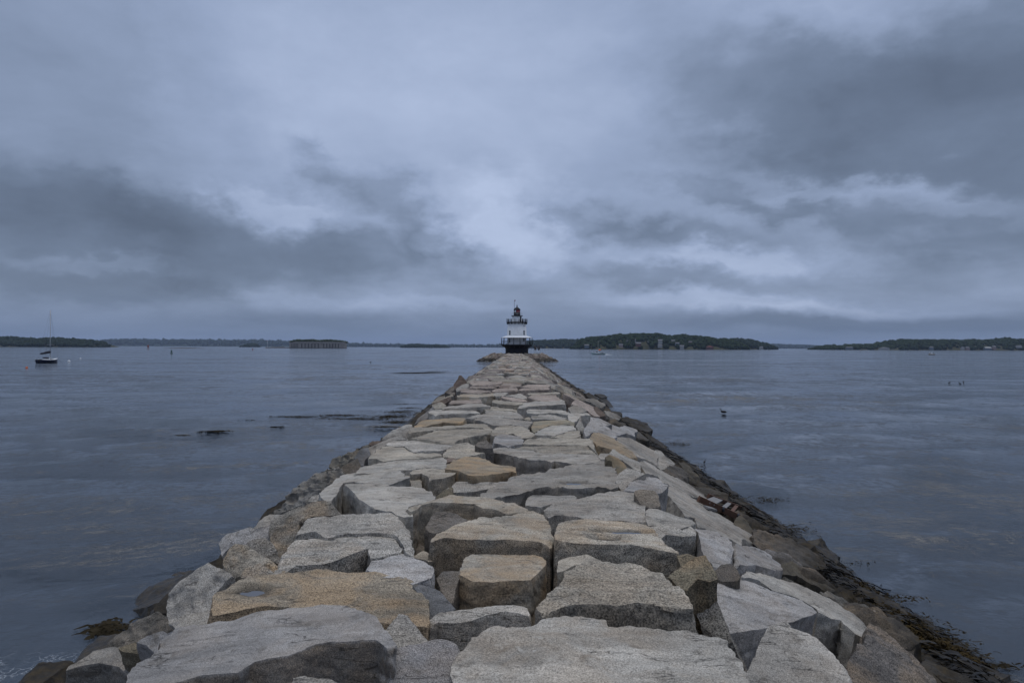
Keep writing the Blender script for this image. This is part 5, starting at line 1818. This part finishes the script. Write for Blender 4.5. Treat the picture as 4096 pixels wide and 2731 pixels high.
def ledge():
    p0, p1 = on_water(648, 1393), on_water(748, 1394)
    m = MB()
    n = 26
    v, f = [], []
    for i in range(n):
        t = i / (n - 1)
        x = p0.x + (p1.x - p0.x) * t
        h = max(.05, 1.6 * math.sin(math.pi * t) ** .5 * (.5 + .8 * random.random()))
        yb = p0.y
        v += [(x, yb - 5, -.4), (x, yb, h), (x, yb + 9, -.4)]
    for i in range(n - 1):
        f += [(3 * i, 3 * i + 3, 3 * i + 4, 3 * i + 1), (3 * i + 1, 3 * i + 4, 3 * i + 5, 3 * i + 2)]
    o = m.add(v, f, True).build('rock_ledge', MAT['rockd'])
    tag(o, 'low dark rock ledge awash on the far water at left', 'ledge')


ledge()


def bird(px, py, label, s=1.0, rz=0.0):
    p = on_water(px, py)
    bm = bmesh.new()
    sk = [((-.30, 0, .07), .05), ((-.15, 0, .10), .11), ((.05, 0, .10), .13), ((.18, 0, .13), .08), ((.23, 0, .25), .035), ((.25, 0, .36), .03), ((.30, 0, .40), .045), ((.38, 0, .395), .015)]
    me = bpy.data.meshes.new('seabird')
    me.from_pydata([Vector(a) * s for a, r in sk], [(i, i + 1) for i in range(len(sk) - 1)], [])
    o = bpy.data.objects.new('tmp', me)
    COL.objects.link(o)
    o.modifiers.new('s', 'SKIN')
    for i, (a, r) in enumerate(sk):
        me.skin_vertices[0].data[i].radius = (r * s, r * s)
    me.skin_vertices[0].data[2].use_root = True
    u = o.modifiers.new('u', 'SUBSURF')
    u.levels = 2
    dg = bpy.context.evaluated_depsgraph_get()
    out = bpy.data.meshes.new_from_object(o.evaluated_get(dg), depsgraph=dg)
    bpy.data.objects.remove(o)
    bm.free()
    out.name = 'seabird'
    q = link('seabird', out, MAT['bird'])
    q.location = (p.x, p.y, -.02)
    q.rotation_euler = (0, 0, rz)
    tag(q, label, 'bird', 'dark birds resting on the water')


bird(2894, 1650, 'dark seabird with raised head swimming on the right water', .8, 2.9)
bird(2818, 1848, 'nearest small dark bird on the water close to the right rocks', .32, 1.0)
bird(3797, 1532, 'left one of three far dark birds at the right edge', .75, .3)
bird(3840, 1535, 'middle one of three far dark birds at the right edge', .7, 2.0)
bird(3854, 1528, 'right one of three far dark birds at the right edge', .65, .8)
bird(1482, 1449, 'lone dark bird far out on the left water below the small islet', .9, .4)


# ------------------------------------------------------------------ stranded timber
def build_debris():
    def slope_pt(u, v, lift):
        px, py = 2300 + u / 2.6133, 1600 + v / 2.6133
        a, b = uv(px, py)
        sl = TOPZ / (BASE - XR)
        top = TOPZ + sl * XR + lift
        Y = (EYE - top) / (b - sl * a)
        return Vector((a * Y, Y, EYE - b * Y))
    a0, a1 = slope_pt(1292, 1030, .14), slope_pt(1740, 1235, .14)
    b0, b1 = slope_pt(1392, 1000, .14), slope_pt(1780, 1145, .14)
    o = empty('broken_timber_frame', tuple((a0 + a1) / 2))
    tag(o, 'broken brown timber frame with white boards stranded on the right slope', 'timber')
    off = (a0 + a1) / 2

    def plank(p, q, w, h, name, mat):
        d = q - p
        L = d.length
        dx = d.normalized()
        up = Vector((.42, 0, .9))
        dy = up.cross(dx).normalized()
        dz = dx.cross(dy)
        M = Matrix((dx, dy, dz)).transposed()
        m = MB().box((p + q) / 2 - off, (L, w, h), M=M)
        return m.build(name, MAT[mat], o)
    r1 = plank(a0, a1, .06, .13, 'rail', 'wood')
    r2 = plank(b0, b1, .06, .11, 'rail', 'wood')
    for k, t in enumerate((.55, .9)):
        c = a0.lerp(a1, t) - off
        MB().lathe([(.03, -.05), (.035, .05)], 8, c + Vector((0, -.04, .02))).build('bolt', MAT['rail'], r1)
    for t, w, nm in ((.20, .12, 'board'), (.30, .12, 'board'), (.55, .09, 'board'), (.75, .08, 'crosspiece')):
        p = a0.lerp(a1, t)
        q = b0.lerp(b1, t)
        plank(p + Vector((0, 0, .02)), q + Vector((0, 0, .02)), w, .035, nm, 'board' if nm == 'board' else 'wood')
    plank(slope_pt(1370, 1118, .08), slope_pt(1460, 1142, .08), .12, .04, 'board', 'board')


build_debris()


# ------------------------------------------------------------------ seaweed
def fronds(name, spots, mat, label, seed, size=(.10, .30), puff=.022):
    """many short crossing ribbons; spots = (centre, normal, spread vectors, count)"""
    rng = random.Random(seed)
    V, Q = [], []
    for (c, ax, ay, nrm, cnt) in spots:
        for k in range(cnt):
            g = Vector(c) + ax * max(-1.3, min(1.3, rng.gauss(0, .5))) + ay * max(-1.3, min(1.3, rng.gauss(0, .5)))
            L = rng.uniform(*size)
            a = rng.uniform(0, 6.28)
            t1 = (ax.normalized() * math.cos(a) + ay.normalized() * math.sin(a))
            t2 = nrm.cross(t1).normalized()
            if puff > .03:
                t2 = (t2 + nrm * rng.uniform(-1, 1)).normalized()
            wv = L * rng.uniform(.10, .2)
            i0 = len(V)
            for s in range(4):
                q = g + t1 * (L * (s / 3 - .5)) + nrm * (rng.uniform(.0, puff) * (1 if s in (1, 2) else .3)) + t2 * rng.uniform(-.3, .3) * L * .4
                ww = wv * (1, .9, .7, .25)[s]
                V += [q - t2 * ww, q + t2 * ww]
            for s in range(3):
                Q.append((i0 + 2 * s, i0 + 2 * s + 1, i0 + 2 * s + 3, i0 + 2 * s + 2))
    me = mesh_np(name, np.array([v[:] for v in V]), np.array(Q))
    o = link(name, me, MAT[mat])
    tag(o, label, 'seaweed', kind='stuff')
    return o


UPV = Vector((0, 0, 1))


def wspot(px, py, rx, ry, cnt, lift=.015):
    """a drift of weed lying on the water, rx and ry in metres"""
    c = on_water(px, py)
    return (c + Vector((0, 0, lift)), Vector((rx, 0, 0)), Vector((0, ry, 0)), UPV, cnt)


# drifts off the left side
fl = [wspot(1660, 1492, 3.6, 1.6, 3600), wspot(1740, 1488, 2.2, .9, 1300), wspot(1200, 1669, 1.7, .35, 330), wspot(1150, 1668, 1.0, .2, 120),
      wspot(1360, 1663, 1.4, .5, 330), wspot(1420, 1677, 2.2, .35, 420), wspot(1560, 1668, 1.3, .6, 420), wspot(1600, 1650, 1.0, .9, 420),
      wspot(1640, 1634, 1.0, .5, 220), wspot(1630, 1618, 1.6, .4, 120), wspot(1540, 1710, .9, .3, 200), wspot(1590, 1690, .7, .6, 260),
      wspot(855, 1727, .9, .22, 220), wspot(730, 1745, .4, .14, 90), wspot(1110, 1709, .5, .1, 70), wspot(1000, 1683, .5, .08, 40),
      wspot(430, 2520, .30, .2, 150, .0), wspot(1520, 1745, .3, .08, 20)]
fl = [(c_ + Vector((0, 0, .03)), a_ * 1.15, b_ * 1.5, n_, int(k_ * .8)) for c_, a_, b_, n_, k_ in fl]
fronds('floating_seaweed', fl, 'drift', 'dark brown drifts of seaweed floating left of the breakwater', 3, (.10, .34), .029)
fr = [wspot(3330, 2225, .9, .5, 420), wspot(3370, 2250, .7, .35, 260), wspot(3150, 2115, .7, .6, 260), wspot(3060, 2000, .7, .6, 200),
      wspot(2700, 1775, .9, .7, 240), wspot(2480, 1600, 1.4, 2.0, 240), wspot(2730, 1780, .8, .5, 120), wspot(3420, 2330, .35, .3, 120),
      wspot(3720, 2540, .5, .45, 260), wspot(3800, 2590, .5, .3, 160), wspot(3860, 2640, .3, .3, 90), wspot(3980, 2665, .35, .12, 90),
      wspot(3580, 2395, .6, .2, 90), wspot(3660, 2480, .4, .3, 120), wspot(2790, 1865, .5, .5, 80), wspot(3500, 2310, .3, .2, 50)]
fronds('floating_seaweed', fr, 'drift', 'dark seaweed fringe floating along the right foot of the breakwater', 4, (.05, .15))


def slope_spot(px, py, rx, ry, cnt, lift=.10):
    a, b = uv(px, py)
    sl = TOPZ / (BASE - XR)
    Y = (EYE - (TOPZ + sl * XR + lift)) / (b - sl * a)
    c = Vector((a * Y, Y, EYE - b * Y))
    return (c, Vector((.9, 0, -.42)) * rx, Vector((0, ry, 0)), SLN_R, cnt)


def hanging(name, mat, label, seed, n, yr, tr, size, clump):
    """rockweed draped down the tide-zone stones of the right slope; clump = patches (y, t, half length, half height, share)"""
    rng = random.Random(seed)
    V, Q = [], []
    down = Vector((BASE - XR, 0, -TOPZ)).normalized()
    for k in range(n):
        if clump:
            cy, ct, hy, ht, _ = rng.choices(clump, [c[4] for c in clump])[0]
            y, t = rng.gauss(cy, hy), rng.gauss(ct, ht)
        else:
            y, t = yr[0] * (yr[1] / yr[0]) ** rng.random(), rng.uniform(*tr)
            if math.sin(y * 1.9 + t * 5) + math.sin(y * 4.3 - t * 9) * .8 < -.5:
                continue
        x = XR + (BASE - XR) * t
        g = Vector((x, y, TOPZ * (1 - t) + rng.uniform(-.05, .18)))
        g.z = max(g.z, .01)
        L = rng.uniform(*size)
        dr = (down + Vector((0, rng.uniform(-.7, .7), rng.uniform(-.1, .15)))).normalized()
        sd = SLN_R.cross(dr).normalized()
        sd = (sd + SLN_R * rng.uniform(-.7, .7)).normalized()
        w = L * rng.uniform(.03, .06)
        i0 = len(V)
        for q in range(4):
            p = g + dr * (L * q / 3) + SLN_R * (.05 * math.sin(q * 1.05)) + sd * rng.uniform(-.25, .25) * L * .3
            p.z = max(p.z, .006)
            ww = w * (.6, 1.0, .9, .35)[q]
            V += [p - sd * ww, p + sd * ww]
        for q in range(3):
            Q.append((i0 + 2 * q, i0 + 2 * q + 1, i0 + 2 * q + 3, i0 + 2 * q + 2))
    o = link(name, mesh_np(name, np.array([v[:] for v in V]), np.array(Q)), MAT[mat])
    tag(o, label, 'seaweed', kind='stuff')


hanging('rockweed', 'weed', 'dark brown rockweed fringe draped along the whole right tide line', 6, 12000, (8, 170), (.70, 1.02), (.18, .60), None)
hanging('rockweed', 'weedy', 'golden brown rockweed hanging on the lower right stones', 7, 5200, None, None, (.08, .24),
        [(10.6, .86, .45, .07, 3), (11.6, .90, .4, .05, 2), (13.2, .92, .4, .04, 1), (15.5, .93, .5, .04, 1), (19.8, .94, .6, .05, 1.5)])


# ------------------------------------------------------------------ rain puddles
def puddle(pc, rx, ry, label):
    m = MB()
    n = 40
    ring = [(rx * 1.35 * math.cos(6.2832 * k / n), ry * 1.35 * math.sin(6.2832 * k / n), 0) for k in range(n)]
    m.add(ring + [(a * .9, b * .9, -.02) for a, b, c in ring], [tuple(range(n))] + [(k, (k + 1) % n, n + (k + 1) % n, n + k) for k in range(n)])
    o = m.build('puddle', MAT['puddle'])
    o.location = pc - Vector((0, 0, .008))
    tag(o, label, 'puddle')


mp, w_ = new_mat('still_rain_water')
bs = w_.n('ShaderNodeBsdfPrincipled')
tcp = w_.n('ShaderNodeTexCoord')
w_.put(bs.inputs['Base Color'], w_.mix(w_.noise(tcp.outputs['Object'], 5.0, 2), (.035, .03, .025), (.05, .045, .04)))
bs.inputs['Roughness'].default_value = .02
bs.inputs['IOR'].default_value = 1.9
finish(w_, bs)
MAT['puddle'] = mp
for (pc, rx, ry), pd in zip(PUDDLES, PUD):
    puddle(pc, rx, ry, pd[6])

# ------------------------------------------------------------------ air
def build_haze():
    m = bpy.data.materials.new('sea_haze')
    m.use_nodes = True
    w = NT(m.node_tree)
    v = w.n('ShaderNodeVolumePrincipled')
    v.inputs['Color'].default_value = (0.60, 0.74, 1.0, 1)
    v.inputs['Density'].default_value = 0.000042
    v.inputs['Anisotropy'].default_value = 0.0
    out = w.n('ShaderNodeOutputMaterial')
    w.t.links.new(v.outputs[0], out.inputs['Volume'])
    mb = MB().box((0, 0, 70), (24500, 24500, 150))
    o = mb.build('haze', m)
    tag(o, kind='stuff')


build_haze()
